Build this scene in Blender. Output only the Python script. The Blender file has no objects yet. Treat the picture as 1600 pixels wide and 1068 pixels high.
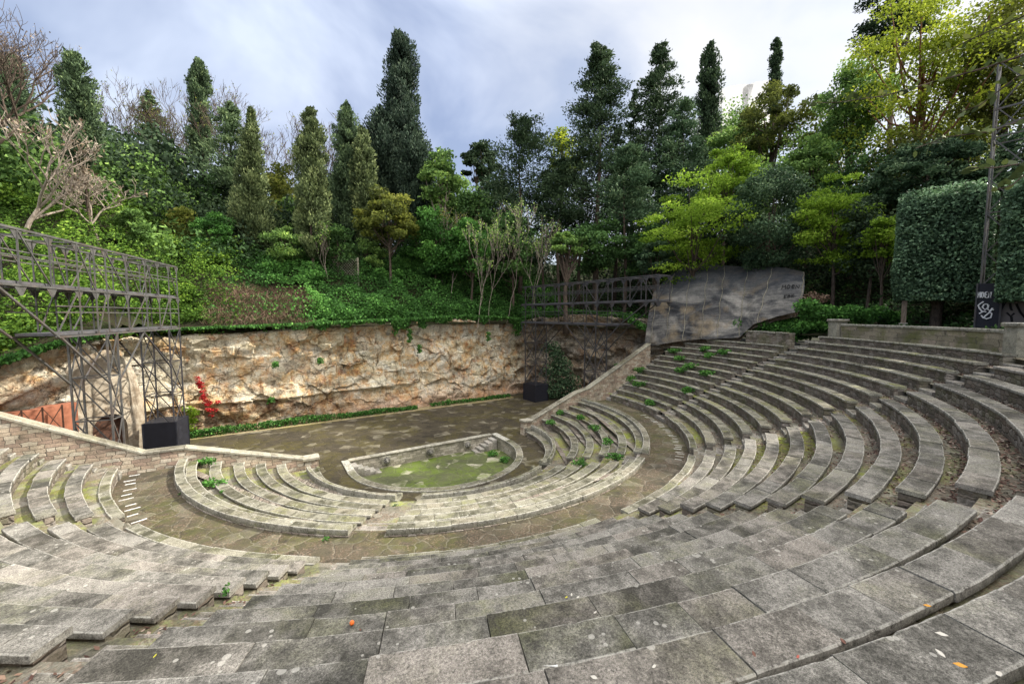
import bpy, math, random
import numpy as np
from mathutils import Vector, Matrix, geometry
S = bpy.context.scene
COL = S.collection
PI = math.pi
random.seed(11)
RNG = np.random.default_rng(11)

# ---------------------------------------------------------------- camera (14 mm lens on the top row of seats)
CAM = np.array([-9.7632, -24.7853, 6.4290])
_fa, _pt = math.radians(57.7276), 0.06885
FW = np.array([math.cos(_pt)*math.cos(_fa), math.cos(_pt)*math.sin(_fa), -math.sin(_pt)])
RT = np.array([math.sin(_fa), -math.cos(_fa), 0.0])
UP = np.cross(RT, FW)
FPX = 622.85                                  # focal length in pixels of a 1600 px wide frame
def at(px, py, t):                            # world point t metres ahead of the camera
    return CAM + t*(FW + (px-800)/FPX*RT - (py-534)/FPX*UP)
def onaxis(px, py, ax, val):
    d = FW + (px-800)/FPX*RT - (py-534)/FPX*UP
    return CAM + d*((val-CAM[ax])/d[ax])
cd = bpy.data.cameras.new('camera'); co = bpy.data.objects.new('camera', cd); COL.objects.link(co)
cd.sensor_width = 36; cd.lens = FPX/1600*36; cd.clip_start = 0.05; cd.clip_end = 2000
M = Matrix((RT, UP, -FW)).transposed().to_4x4(); M.translation = Vector(CAM)
co.matrix_world = M
S.camera = co

# ---------------------------------------------------------------- objects
def tag(o, label, cat, group=None, kind=None):
    if label: o['label'] = label
    if cat: o['category'] = cat
    if group: o['group'] = group
    if kind: o['kind'] = kind
    return o
def thing(name, label, cat, loc=(0,0,0), group=None, rotz=0.0):
    o = bpy.data.objects.new(name, None); COL.objects.link(o)
    o.empty_display_size = 0.3
    o.location = loc; o.rotation_euler = (0,0,rotz)
    return tag(o, label, cat, group)
def link(name, me, mat, parent=None, world=True):
    o = bpy.data.objects.new(name, me); COL.objects.link(o)
    for m in (mat if isinstance(mat, (list,tuple)) else [mat]): me.materials.append(m)
    if parent is not None:
        o.parent = parent
        if world:
            l = Vector((0,0,0)); p = parent
            while p is not None: l += p.location; p = p.parent
            o.location = -l
    return o
class MB:
    def __init__(s): s.v=[]; s.f=[]; s.t=[]; s.e=[]; s.m=[]
    def add(s, vs, fs, tint=0.5, edge=None, mi=0):
        b=len(s.v); s.v.extend([tuple(map(float,q)) for q in vs]); s.f.extend([tuple(b+i for i in f) for f in fs])
        s.t.extend([tint]*len(vs) if not hasattr(tint,'__len__') else list(tint))
        s.e.extend(edge if edge is not None else [0.0]*len(vs)); s.m.extend([mi]*len(fs))
    def box(s, x0,x1,y0,y1,z0,z1, tint=0.5):
        s.add([(x0,y0,z0),(x1,y0,z0),(x1,y1,z0),(x0,y1,z0),(x0,y0,z1),(x1,y0,z1),(x1,y1,z1),(x0,y1,z1)],
              [(3,2,1,0),(4,5,6,7),(0,1,5,4),(1,2,6,5),(2,3,7,6),(3,0,4,7)], tint)
    def bbox(s, c, dx, dy, dz, ang=0.0, b=0.015, tint=0.5):     # chamfered block, rotated about z
        ca,sa=math.cos(ang),math.sin(ang); vs=[]; ed=[]
        hx,hy=dx/2,dy/2
        for (i,z) in ((0,0),(1,dz-b),(2,dz)):
            o = b if i==2 else 0
            for (sx,sy) in ((-1,-1),(1,-1),(1,1),(-1,1)):
                x=sx*(hx-o); y=sy*(hy-o)
                vs.append((c[0]+x*ca-y*sa, c[1]+x*sa+y*ca, c[2]+z)); ed.append(1.0 if i else 0.0)
        fs=[(3,2,1,0)]
        for r in (0,4):
            for k in range(4): fs.append((r+k, r+(k+1)%4, r+4+(k+1)%4, r+4+k))
        fs.append((8,9,10,11)); s.add(vs,fs,tint,ed)
    def bar(s, a, b, w=0.06, h=None, tint=0.5):
        a=Vector(a); b=Vector(b); d=(b-a)
        if d.length<1e-6: return
        d.normalize(); h=h or w
        u=d.cross(Vector((0,0,1)))
        if u.length<1e-3: u=Vector((1,0,0))
        u.normalize(); n=u.cross(d)
        vs=[]
        for p in (a,b):
            for (i,j) in ((-1,-1),(1,-1),(1,1),(-1,1)): vs.append(p+u*(i*w/2)+n*(j*h/2))
        s.add(vs,[(3,2,1,0),(4,5,6,7),(0,1,5,4),(1,2,6,5),(2,3,7,6),(3,0,4,7)],tint)
    def tube(s, pts, rad, n=6, tint=0.5, cap=True):
        pts=[Vector(p) for p in pts]; vs=[]; fs=[]
        if not hasattr(rad,'__len__'): rad=[rad]*len(pts)
        pu=None
        for i,p in enumerate(pts):
            d=(pts[min(i+1,len(pts)-1)]-pts[max(i-1,0)])
            if d.length<1e-7: d=Vector((0,0,1))
            d.normalize()
            if pu is None:
                u=d.cross(Vector((0.3,0.2,1))) 
                if u.length<1e-3: u=d.cross(Vector((1,0,0)))
            else: u=pu-d*pu.dot(d)
            u.normalize(); pu=u; w=d.cross(u)
            for k in range(n):
                a=2*PI*k/n; vs.append(p+(u*math.cos(a)+w*math.sin(a))*rad[i])
        for i in range(len(pts)-1):
            for k in range(n):
                fs.append((i*n+k,i*n+(k+1)%n,(i+1)*n+(k+1)%n,(i+1)*n+k))
        if cap:
            fs.append(tuple(range(n-1,-1,-1))); o=(len(pts)-1)*n; fs.append(tuple(o+k for k in range(n)))
        s.add(vs,fs,tint)
    def grid(s, P, tint=0.5, edge=None, flip=False):            # P: rows x cols x 3
        R,Cn=len(P),len(P[0]); vs=[q for r in P for q in r]; fs=[]
        for i in range(R-1):
            for j in range(Cn-1):
                q=(i*Cn+j,i*Cn+j+1,(i+1)*Cn+j+1,(i+1)*Cn+j)
                fs.append(q[::-1] if flip else q)
        s.add(vs,fs,tint,edge)
    def mesh(s, name, smooth=False):
        me=bpy.data.meshes.new(name); me.from_pydata(s.v,[],s.f)
        a=me.attributes.new('tint','FLOAT','POINT'); a.data.foreach_set('value',np.array(s.t,dtype=np.float32))
        a=me.attributes.new('edge','FLOAT','POINT'); a.data.foreach_set('value',np.array(s.e,dtype=np.float32))
        if smooth: me.polygons.foreach_set('use_smooth',np.ones(len(s.f),dtype=bool))
        if any(s.m): me.polygons.foreach_set('material_index',np.array(s.m,dtype=np.int32))
        me.update(); return me
    def build(s, name, mat, parent=None, smooth=False, world=True):
        return link(name, s.mesh(name,smooth), mat, parent, world)
def quads_np(name, V, tint, fv=4):                              # V: N x fv x 3 loose polygons
    n=len(V); me=bpy.data.meshes.new(name)
    me.vertices.add(n*fv); me.vertices.foreach_set('co',V.reshape(-1).astype(np.float32))
    me.loops.add(n*fv); me.loops.foreach_set('vertex_index',np.arange(n*fv,dtype=np.int32))
    me.polygons.add(n); me.polygons.foreach_set('loop_start',np.arange(0,n*fv,fv,dtype=np.int32))
    a=me.attributes.new('tint','FLOAT','POINT'); a.data.foreach_set('value',np.repeat(tint,fv).astype(np.float32))
    me.update(calc_edges=True); me.validate(); return me
def unit(a): return a/np.maximum(np.linalg.norm(a,axis=-1,keepdims=True),1e-9)
def leaf_quads(c, d=None, L=0.2, W=0.1, jit=0.6):
    n=len(c); r=unit(RNG.normal(size=(n,3)))
    a=r if d is None else unit(d+jit*r)
    b=unit(np.cross(a,unit(RNG.normal(size=(n,3)))))
    L=np.broadcast_to(L,(n,))[:,None]*(0.7+0.6*RNG.random((n,1))); W=np.broadcast_to(W,(n,))[:,None]*(0.7+0.6*RNG.random((n,1)))
    return np.stack([c-a*L/2, c+b*W/2+a*L*0.08, c+a*L/2, c-b*W/2+a*L*0.08],axis=1)
# smooth pseudo noise for shaping (sum of sines)
def sn(x,y,z=0.0,seed=0):
    x=np.asarray(x,float); y=np.asarray(y,float)
    s=0; a=1.0; rs=np.random.default_rng(1000+seed)
    for o in range(5):
        k=rs.normal(size=(3,3))*(1.9**o); ph=rs.random(3)*6.28
        for i in range(3): s=s+a*np.sin(k[i,0]*x+k[i,1]*y+k[i,2]*z+ph[i])
        a*=0.55
    return s/4.0

# ---------------------------------------------------------------- materials
class N:
    def __init__(s, name):
        s.m=bpy.data.materials.new(name); s.m.use_nodes=True; s.t=s.m.node_tree; s.t.nodes.clear()
        s.out=s.new('ShaderNodeOutputMaterial')
    def new(s, ty, **k):
        n=s.t.nodes.new(ty)
        for a,b in k.items(): setattr(n,a,b)
        return n
    def set(s, sock, v):
        if isinstance(v, bpy.types.NodeSocket): s.t.links.new(v, sock)
        elif v is not None:
            dv=getattr(sock,'default_value',None)
            if hasattr(v,'__len__') and hasattr(dv,'__len__') and len(dv)==4 and len(v)==3: v=(*v,1)
            sock.default_value=v
    def math(s, op, a, b=0.0, c=None, clamp=False):
        n=s.new('ShaderNodeMath',operation=op,use_clamp=clamp); s.set(n.inputs[0],a); s.set(n.inputs[1],b)
        if c is not None: s.set(n.inputs[2],c)
        return n.outputs[0]
    def pos(s): return s.new('ShaderNodeNewGeometry').outputs['Position']
    def sep(s, v):
        n=s.new('ShaderNodeSeparateXYZ'); s.set(n.inputs[0],v); return n.outputs
    def comb(s, x,y,z=0.0):
        n=s.new('ShaderNodeCombineXYZ'); s.set(n.inputs[0],x); s.set(n.inputs[1],y); s.set(n.inputs[2],z); return n.outputs[0]
    def scale(s, v, k):
        n=s.new('ShaderNodeVectorMath',operation='MULTIPLY'); s.set(n.inputs[0],v); s.set(n.inputs[1],k); return n.outputs[0]
    def noise(s, v, sc, det=5, rough=0.6, dist=0.0, col=False):
        n=s.new('ShaderNodeTexNoise'); s.set(n.inputs['Vector'],v); s.set(n.inputs['Scale'],sc); n.inputs['Detail'].default_value=det
        n.inputs['Roughness'].default_value=rough; n.inputs['Distortion'].default_value=dist
        return n.outputs['Color'] if col else n.outputs['Fac']
    def vor(s, v, sc, feat='F1', dim='3D', out='Distance', rnd=1.0):
        n=s.new('ShaderNodeTexVoronoi',feature=feat,voronoi_dimensions=dim); s.set(n.inputs['Vector'],v); s.set(n.inputs['Scale'],sc)
        n.inputs['Randomness'].default_value=rnd
        return n.outputs[out]
    def ramp(s, f, lo, hi, a=0.0, b=1.0):                       # linear remap, clamped
        n=s.new('ShaderNodeMapRange'); s.set(n.inputs[0],f); s.set(n.inputs[1],lo); s.set(n.inputs[2],hi); s.set(n.inputs[3],a); s.set(n.inputs[4],b)
        return n.outputs[0]
    def cr(s, f, stops):
        n=s.new('ShaderNodeValToRGB'); s.set(n.inputs[0],f); e=n.color_ramp.elements
        while len(e)<len(stops): e.new(0.5)
        for i,(p,c) in enumerate(stops): e[i].position=p; e[i].color=(*c,1)
        return n.outputs[0]
    def mix(s, f, a, b, mode='MIX'):
        n=s.new('ShaderNodeMix',data_type='RGBA',blend_type=mode); s.set(n.inputs[0],f)
        for i,v in ((6,a),(7,b)):
            if isinstance(v,bpy.types.NodeSocket): s.t.links.new(v,n.inputs[i])
            else: n.inputs[i].default_value=(*v[:3],1)
        return n.outputs[2]
    def attr(s, nm): return s.new('ShaderNodeAttribute',attribute_name=nm).outputs['Fac']
    def bump(s, h, st=0.5, d=0.02):
        n=s.new('ShaderNodeBump'); n.inputs['Strength'].default_value=st; n.inputs['Distance'].default_value=d; s.set(n.inputs['Height'],h); return n.outputs[0]
    def done(s, col, rough=0.9, nrm=None, metal=0.0, spec=0.3, trans=None):
        p=s.new('ShaderNodeBsdfPrincipled')
        if isinstance(col,bpy.types.NodeSocket): s.t.links.new(col,p.inputs['Base Color'])
        else: p.inputs['Base Color'].default_value=(*col,1)
        s.set(p.inputs['Roughness'],rough); s.set(p.inputs['Metallic'],metal); s.set(p.inputs['Specular IOR Level'],spec)
        if nrm is not None: s.t.links.new(nrm,p.inputs['Normal'])
        o=p.outputs[0]
        if trans:
            t=s.new('ShaderNodeBsdfTranslucent')
            if isinstance(col,bpy.types.NodeSocket): s.t.links.new(col,t.inputs[0])
            else: t.inputs[0].default_value=(*col,1)
            mx=s.new('ShaderNodeMixShader'); mx.inputs[0].default_value=trans
            s.t.links.new(o,mx.inputs[1]); s.t.links.new(t.outputs[0],mx.inputs[2]); o=mx.outputs[0]
        s.t.links.new(o,s.out.inputs[0]); return s.m
    def polar(s):                                               # (arc length, radius, height) about the theatre's centre
        x,y,z=s.sep(s.pos()); r=s.math('SQRT',s.math('ADD',s.math('MULTIPLY',x,x),s.math('MULTIPLY',y,y)))
        return s.math('MULTIPLY',s.math('ARCTAN2',s.math('MULTIPLY',x,-1.0),s.math('MULTIPLY',y,-1.0)),r), r, z

def slab_mat(name, light=(.36,.34,.31), dark=(.085,.082,.07), moss=(.11,.12,.03), mossamt=.45, pale=1.0):
    n=N(name); p=n.pos(); t=n.attr('tint'); e=n.attr('edge')
    off=n.new('ShaderNodeVectorMath',operation='ADD'); n.set(off.inputs[0],p)
    n.set(off.inputs[1],n.comb(n.math('MULTIPLY',t,5.0),n.math('MULTIPLY',t,3.0),0.0)); q=off.outputs[0]
    big=n.noise(q,0.9,5,.65,.4); mid=n.noise(p,4.2,5,.75); fine=n.noise(p,38,3,.8); pit=n.noise(p,16,3,.8); vf=n.noise(p,120,2,.8)
    f=n.math('ADD',n.math('MULTIPLY',big,.55),n.math('MULTIPLY',mid,.45))
    base=n.cr(n.math('ADD',f,n.math('MULTIPLY_ADD',t,.085,-.042)),[(.38,dark),(.475,tuple(.62*a+.38*b for a,b in zip(dark,light))),(.535,tuple(.2*a+.8*b for a,b in zip(dark,light))),(.68,tuple(min(1,1.22*b) for b in light))])
    warm=n.mix(n.ramp(n.math('FRACT',n.math('MULTIPLY',t,7.31)),.45,1.0,0,.4),base,(1.06,.95,.90),'MULTIPLY')
    m=n.math('MULTIPLY',n.ramp(n.noise(q,.55,6,.62,.6),.50,.66),n.ramp(mid,.35,.62))
    c=n.mix(n.math('MULTIPLY',m,mossamt),warm,moss)
    g=n.ramp(fine,.36,.64,.55,1.38); g2=n.ramp(vf,.32,.68,.5,1.5)
    c=n.mix(1.0,c,n.comb(g,g,g),'MULTIPLY'); c=n.mix(1.0,c,n.comb(g2,g2,g2),'MULTIPLY')
    c=n.mix(n.ramp(pit,.60,.70,0,.7),c,(.03,.029,.025))
    # pale lichen: worn arrises and scattered spots
    le=n.math('MULTIPLY',n.math('MULTIPLY',n.math('POWER',e,1.6),n.ramp(n.math('ADD',n.math('MULTIPLY',n.noise(p,7,4,.75),.65),n.math('MULTIPLY',fine,.35)),.40,.55)),.9*pale)
    sp=n.math('MULTIPLY',n.math('LESS_THAN',n.vor(p,7.5),n.ramp(n.noise(p,1.7,3),.46,.7,0.0,.30)),.55*pale)
    c=n.mix(n.math('MAXIMUM',le,sp,clamp=True),c,(.54,.525,.475))
    h=n.math('ADD',n.math('MULTIPLY',mid,.6),n.math('ADD',n.math('MULTIPLY',fine,.5),n.math('MULTIPLY',vf,.22)))
    return n.done(c,n.ramp(mid,.3,.7,.8,.96),n.bump(h,.55,.02),spec=.2)
def masonry_mat(name, mode='polar', cols=((.30,.22,.18),(.40,.31,.25),(.24,.20,.16),(.42,.37,.31)), su=2.4, sv=4.6, joint=(.10,.09,.075), moss=.25, jw=.055):
    n=N(name); p=n.pos()
    if mode=='polar': a,r,z=n.polar(); v=n.comb(n.math('MULTIPLY',a,su),n.math('MULTIPLY',z,sv))
    else:
        x,y,z=n.sep(p); v=n.comb(n.math('MULTIPLY',n.math('ADD',x,n.math('MULTIPLY',y,.6)),su),n.math('MULTIPLY',z,sv))
    wob=n.new('ShaderNodeVectorMath',operation='ADD'); n.set(wob.inputs[0],v); n.set(wob.inputs[1],n.scale(n.noise(p,2.6,3,col=True),(.95,.8,0))); v=wob.outputs[0]
    if mode=='polar' and 'riser' in name:
        d=n.vor(v,1.0,'DISTANCE_TO_EDGE','2D',rnd=.62); k=n.sep(n.vor(v,1.0,'F1','2D','Color',rnd=.62))[0]
    else:
        bt=n.new('ShaderNodeTexBrick',offset=.5,offset_frequency=2,squash=.72,squash_frequency=3); n.set(bt.inputs['Vector'],v)
        bt.inputs['Color1'].default_value=(0,0,0,1); bt.inputs['Color2'].default_value=(1,1,1,1); bt.inputs['Mortar'].default_value=(.5,.5,.5,1)
        bt.inputs['Scale'].default_value=1.0; bt.inputs['Mortar Size'].default_value=jw*.75; bt.inputs['Mortar Smooth'].default_value=.6; bt.inputs['Brick Width'].default_value=1.35; bt.inputs['Row Height'].default_value=.8
        k=n.sep(bt.outputs['Color'])[0]; d=n.math('MULTIPLY',n.math('SUBTRACT',1.0,bt.outputs['Fac']),.16)
    col=n.cr(k,[(.0,cols[2]),(.35,cols[0]),(.65,cols[1]),(1.0,cols[3])])
    b=n.noise(p,1.1,6,.65); g=n.ramp(n.noise(p,24,5,.75),.3,.7,.6,1.35)
    col=n.mix(1.0,col,n.comb(g,g,g),'MULTIPLY')
    col=n.mix(n.ramp(b,.46,.68,0,.6),col,(.10,.095,.075))
    col=n.mix(n.math('MULTIPLY',n.ramp(n.noise(p,.8,5),.5,.62),moss),col,(.10,.12,.025))
    j=n.ramp(d,.0,jw,1,0)
    col=n.mix(n.math('MULTIPLY',j,.85),col,joint)
    h=n.math('ADD',n.ramp(d,0,.16),n.math('MULTIPLY',n.noise(p,22,5,.7),.5))
    return n.done(col,.93,n.bump(h,.8,.05),spec=.15)
def paving_mat(name, base=(.15,.14,.10), dark=(.07,.066,.048), pale=(.34,.31,.26), moss=(.13,.16,.02), mossamt=.6, sc=2.0, joint=.5, litter=0.0, jw=.05, patch=.35):
    n=N(name); p=n.pos(); x,y,z=n.sep(p)
    v=n.comb(x,y); w=n.new('ShaderNodeVectorMath',operation='ADD'); n.set(w.inputs[0],v); n.set(w.inputs[1],n.scale(n.noise(p,2.2,4,col=True),(.35,.35,0))); v=w.outputs[0]
    d=n.vor(v,sc,'DISTANCE_TO_EDGE','2D'); k=n.sep(n.vor(v,sc,'F1','2D','Color'))
    big=n.noise(p,.45,6,.62,.5); mid=n.noise(p,3.0,6,.7); fine=n.noise(p,30,4,.8)
    c=n.mix(n.ramp(n.math('ADD',n.math('MULTIPLY',mid,.5),n.math('MULTIPLY',big,.5)),.38,.6),dark,base)
    c=n.mix(n.math('MULTIPLY',n.ramp(k[0],.72,.80),n.ramp(n.noise(p,.8,3),.42,.58,0,patch)),c,pale)
    c=n.mix(n.math('MULTIPLY',n.ramp(k[1],.5,.8),.35),c,tuple(1.3*b for b in base))
    m=n.math('MULTIPLY',n.ramp(n.noise(p,.35,6,.6,.7),.44,.60),n.ramp(mid,.36,.56))
    if litter>.5: m=n.math('MULTIPLY',m,n.ramp(n.polar()[1],21.5,24.5,1,.2))
    c=n.mix(n.math('MULTIPLY',m,mossamt),c,moss)
    j=n.ramp(d,0,jw,1,0)
    c=n.mix(n.math('MULTIPLY',n.math('MULTIPLY',j,n.ramp(mid,.35,.6)),joint),c,pale)
    if litter>0:
        l=n.math('MULTIPLY',n.ramp(n.noise(p,1.1,4),.42,.55),n.ramp(n.noise(p,16,3,.7),.47,.53))
        c=n.mix(n.math('MULTIPLY',l,litter),c,n.cr(n.noise(p,14,2),[(.35,(.06,.035,.025)),(.5,(.16,.10,.07)),(.65,(.30,.23,.18))]))
    g=n.ramp(fine,.32,.68,.62,1.35); c=n.mix(1.0,c,n.comb(g,g,g),'MULTIPLY')
    h=n.math('ADD',n.ramp(d,0,.08),n.math('ADD',n.math('MULTIPLY',mid,.6),n.math('MULTIPLY',fine,.4)))
    return n.done(c,n.ramp(mid,.3,.7,.72,.95),n.bump(h,.6,.03),spec=.25)
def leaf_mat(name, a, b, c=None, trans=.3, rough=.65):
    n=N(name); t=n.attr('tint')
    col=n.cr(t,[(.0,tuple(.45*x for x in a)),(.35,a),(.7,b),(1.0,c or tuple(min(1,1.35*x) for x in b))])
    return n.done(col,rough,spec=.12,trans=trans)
def bark_mat(name, a, b):
    n=N(name); p=n.pos(); f=n.noise(n.scale(p,(6,6,1.6)),2.0,5,.7)
    return n.done(n.cr(f,[(.35,a),(.65,b)]),.92,n.bump(f,.7,.03),spec=.1)
def metal_mat(name, a, rust=.0, rough=.55):
    n=N(name); p=n.pos(); f=n.noise(p,3.0,6,.7)
    c=n.mix(n.ramp(f,.35,.65),tuple(.75*x for x in a),tuple(1.25*x for x in a))
    if rust: c=n.mix(n.math('MULTIPLY',n.ramp(n.noise(p,1.3,5),.5,.6),rust),c,(.16,.075,.04))
    return n.done(c,n.ramp(f,.3,.7,rough-.1,rough+.15),n.bump(f,.15,.01),metal=.3,spec=.4)

MAT={}
MAT['slab']=slab_mat('weathered_granite',light=(.238,.226,.203),dark=(.050,.048,.041),pale=.75)
MAT['slab_far']=slab_mat('mossy_granite',light=(.25,.24,.19),dark=(.045,.044,.03),moss=(.165,.178,.028),mossamt=1.0,pale=.9)
MAT['riser']=masonry_mat('rubble_riser',cols=((.19,.155,.13),(.25,.215,.18),(.13,.115,.095),(.29,.26,.23)),su=3.2,sv=5.5,moss=.3)
MAT['wall']=masonry_mat('pink_rubble_wall','x',cols=((.44,.34,.26),(.52,.44,.34),(.34,.25,.20),(.58,.52,.43)),su=2.9,sv=4.5,moss=.12,jw=.07)
MAT['parapet']=masonry_mat('ashlar_parapet','polar',cols=((.26,.23,.17),(.33,.29,.22),(.19,.17,.12),(.38,.31,.25)),su=1.1,sv=2.9,moss=.6,jw=.04)
MAT['poolwall']=masonry_mat('pool_masonry','x',cols=((.34,.31,.25),(.42,.38,.31),(.25,.23,.18),(.48,.44,.38)),su=3.0,sv=4.6,moss=.3)
MAT['tread']=paving_mat('mossy_tread',base=(.19,.18,.145),dark=(.07,.065,.048),pale=(.30,.285,.25),moss=(.19,.225,.018),mossamt=.9,sc=1.7,joint=.2,litter=.6,patch=.8)
MAT['walk']=paving_mat('walkway_paving',base=(.075,.064,.043),dark=(.033,.029,.02),pale=(.25,.23,.185),moss=(.07,.078,.013),mossamt=.5,sc=1.5,joint=.55,litter=.4)
MAT['stage']=paving_mat('stage_paving',base=(.058,.048,.031),dark=(.024,.02,.014),pale=(.22,.20,.15),moss=(.068,.058,.01),mossamt=.6,sc=1.5,joint=.2,patch=.7)
MAT['poolfloor']=paving_mat('pool_floor',base=(.10,.11,.05),dark=(.05,.055,.03),pale=(.40,.37,.30),moss=(.10,.15,.015),mossamt=.85,sc=1.2,joint=.15,patch=1.0)
MAT['step']=slab_mat('worn_step',light=(.26,.24,.215),dark=(.08,.074,.06),mossamt=.4,pale=.5)
MAT['coping']=slab_mat('coping_stone',light=(.31,.295,.235),dark=(.11,.10,.075),moss=(.13,.12,.035),mossamt=.4,pale=.4)
MAT['kerb']=slab_mat('lichen_kerb',light=(.24,.23,.185),dark=(.055,.053,.035),moss=(.14,.15,.03),mossamt=.6,pale=.9)
MAT['strip_dim']=slab_mat('dull_strip',light=(.42,.42,.38),dark=(.2,.2,.17),mossamt=.4,pale=.4)
MAT['white']=slab_mat('pale_strip',light=(.58,.59,.61),dark=(.34,.34,.34),mossamt=.15,pale=.2)
MAT['steel']=metal_mat('grey_steel',(.105,.104,.102),.2)
MAT['steel_dark']=metal_mat('dark_steel',(.06,.06,.066),.1)
MAT['deck']=metal_mat('deck_board',(.10,.10,.11),.1,.7)
MAT['panel']=metal_mat('black_panel',(.018,.019,.028),0,.6)
MAT['wood']=bark_mat('grey_wood',(.14,.10,.075),(.30,.24,.19))
MAT['bark']=bark_mat('brown_bark',(.045,.035,.028),(.13,.10,.08))
MAT['palebark']=bark_mat('pale_bark',(.16,.13,.105),(.40,.34,.29))
MAT['redbark']=bark_mat('reddish_bark',(.13,.055,.03),(.30,.15,.09))
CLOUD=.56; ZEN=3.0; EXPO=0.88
# ---------------------------------------------------------------- rock
n=N('quarry_rock'); p=n.pos(); x,y,z=n.sep(p)
sp=n.scale(p,(1,1,1.25)); big=n.noise(sp,.30,5,.6,.8); mid=n.noise(sp,1.3,5,.7,.5); fine=n.noise(p,8,5,.78); tiny=n.noise(p,40,2,.8)
bw=n.new('ShaderNodeVectorMath',operation='ADD'); n.set(bw.inputs[0],sp); n.set(bw.inputs[1],n.scale(n.noise(p,.8,4,.7,col=True),(1.5,1.5,1.5))); blk=n.sep(n.vor(bw.outputs[0],.55,'F1','3D','Color'))
c=n.cr(n.math('ADD',n.math('MULTIPLY',big,.5),n.math('MULTIPLY',mid,.5)),[(.35,(.19,.145,.09)),(.42,(.44,.365,.235)),(.50,(.65,.58,.42)),(.58,(.75,.71,.60)),(.68,(.53,.50,.43))])
c=n.mix(n.ramp(blk[1],.5,.9,0,.45),c,(.36,.33,.30)); c=n.mix(n.ramp(blk[2],.45,.85,0,.6),c,(.66,.61,.50))
o=n.math('MULTIPLY',n.math('MAXIMUM',n.ramp(n.noise(sp,.42,4,.6,.5),.45,.54),n.ramp(blk[0],.6,.8)),n.ramp(n.noise(n.scale(p,(1,1,.6)),1.6,6,.7),.40,.60))
c=n.mix(n.math('MULTIPLY',o,.70),c,n.cr(mid,[(.35,(.46,.17,.06)),(.5,(.56,.29,.08)),(.65,(.62,.42,.16))]))
c=n.mix(n.math('MULTIPLY',n.ramp(n.noise(n.scale(p,(2.2,2.2,.35)),.8,5,.65),.55,.68),.55),c,(.10,.085,.065))     # run-off stains
low=n.math('MULTIPLY',n.ramp(n.math('ADD',z,n.math('MULTIPLY',mid,1.2)),-.55,.15,1,0),n.ramp(x,-1,-6,.0,1))
c=n.mix(n.math('MULTIPLY',n.ramp(z,-1.0,-2.4,0,1),n.ramp(x,-7,-2,0,.55)),c,(.50,.27,.16))
c=n.mix(n.math('MULTIPLY',low,n.ramp(mid,.34,.60,.95,.35)),c,(.115,.06,.032))                                    # brown weathered foot
dk=n.math('MULTIPLY',n.ramp(x,15.2,17.5),n.ramp(mid,.3,.75,.85,.5))
c=n.mix(dk,c,n.cr(fine,[(.35,(.07,.055,.045)),(.65,(.20,.17,.145))]))                                           # grey rock at the east end
cw=n.new('ShaderNodeVectorMath',operation='ADD'); n.set(cw.inputs[0],sp); n.set(cw.inputs[1],n.scale(n.noise(p,.9,5,.7,col=True),(1.6,1.6,1.6)))
ck=n.ramp(n.vor(cw.outputs[0],.42,'DISTANCE_TO_EDGE'),0,.016,1,0); ck2=n.ramp(n.vor(cw.outputs[0],1.3,'DISTANCE_TO_EDGE'),0,.03,1,0)
c=n.mix(n.math('MULTIPLY',ck,n.ramp(big,.4,.55,.1,.6)),c,(.05,.038,.028)); c=n.mix(n.math('MULTIPLY',ck2,n.ramp(mid,.45,.58,0,.55)),c,(.09,.07,.05))
g=n.ramp(fine,.3,.7,.62,1.34); c=n.mix(1.0,c,n.comb(g,g,g),'MULTIPLY'); g=n.ramp(tiny,.3,.7,.8,1.2); c=n.mix(1.0,c,n.comb(g,g,g),'MULTIPLY')
vf=n.ramp(n.vor(n.scale(cw.outputs[0],(.9,.9,.12)),.55,'DISTANCE_TO_EDGE'),0,.012,1,0); c=n.mix(n.math('MULTIPLY',vf,.75),c,(.045,.033,.024))
h=n.math('ADD',n.math('MULTIPLY',mid,1.7),n.math('ADD',n.math('MULTIPLY',fine,.7),n.math('ADD',n.math('MULTIPLY',ck,-.9),n.math('MULTIPLY',tiny,.2))))
MAT['rock']=n.done(c,.95,n.bump(h,1.0,.14),spec=.12)
n=N('leafy_soil'); p=n.pos(); f=n.noise(p,.8,6,.7); f2=n.noise(p,6,5,.75)
c=n.cr(n.math('ADD',n.math('MULTIPLY',f,.5),n.math('MULTIPLY',f2,.5)),[(.36,(.012,.011,.007)),(.48,(.028,.025,.015)),(.56,(.022,.034,.011)),(.68,(.05,.042,.026))])
MAT['soil']=n.done(c,.95,n.bump(f2,.8,.1),spec=.1)

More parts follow.
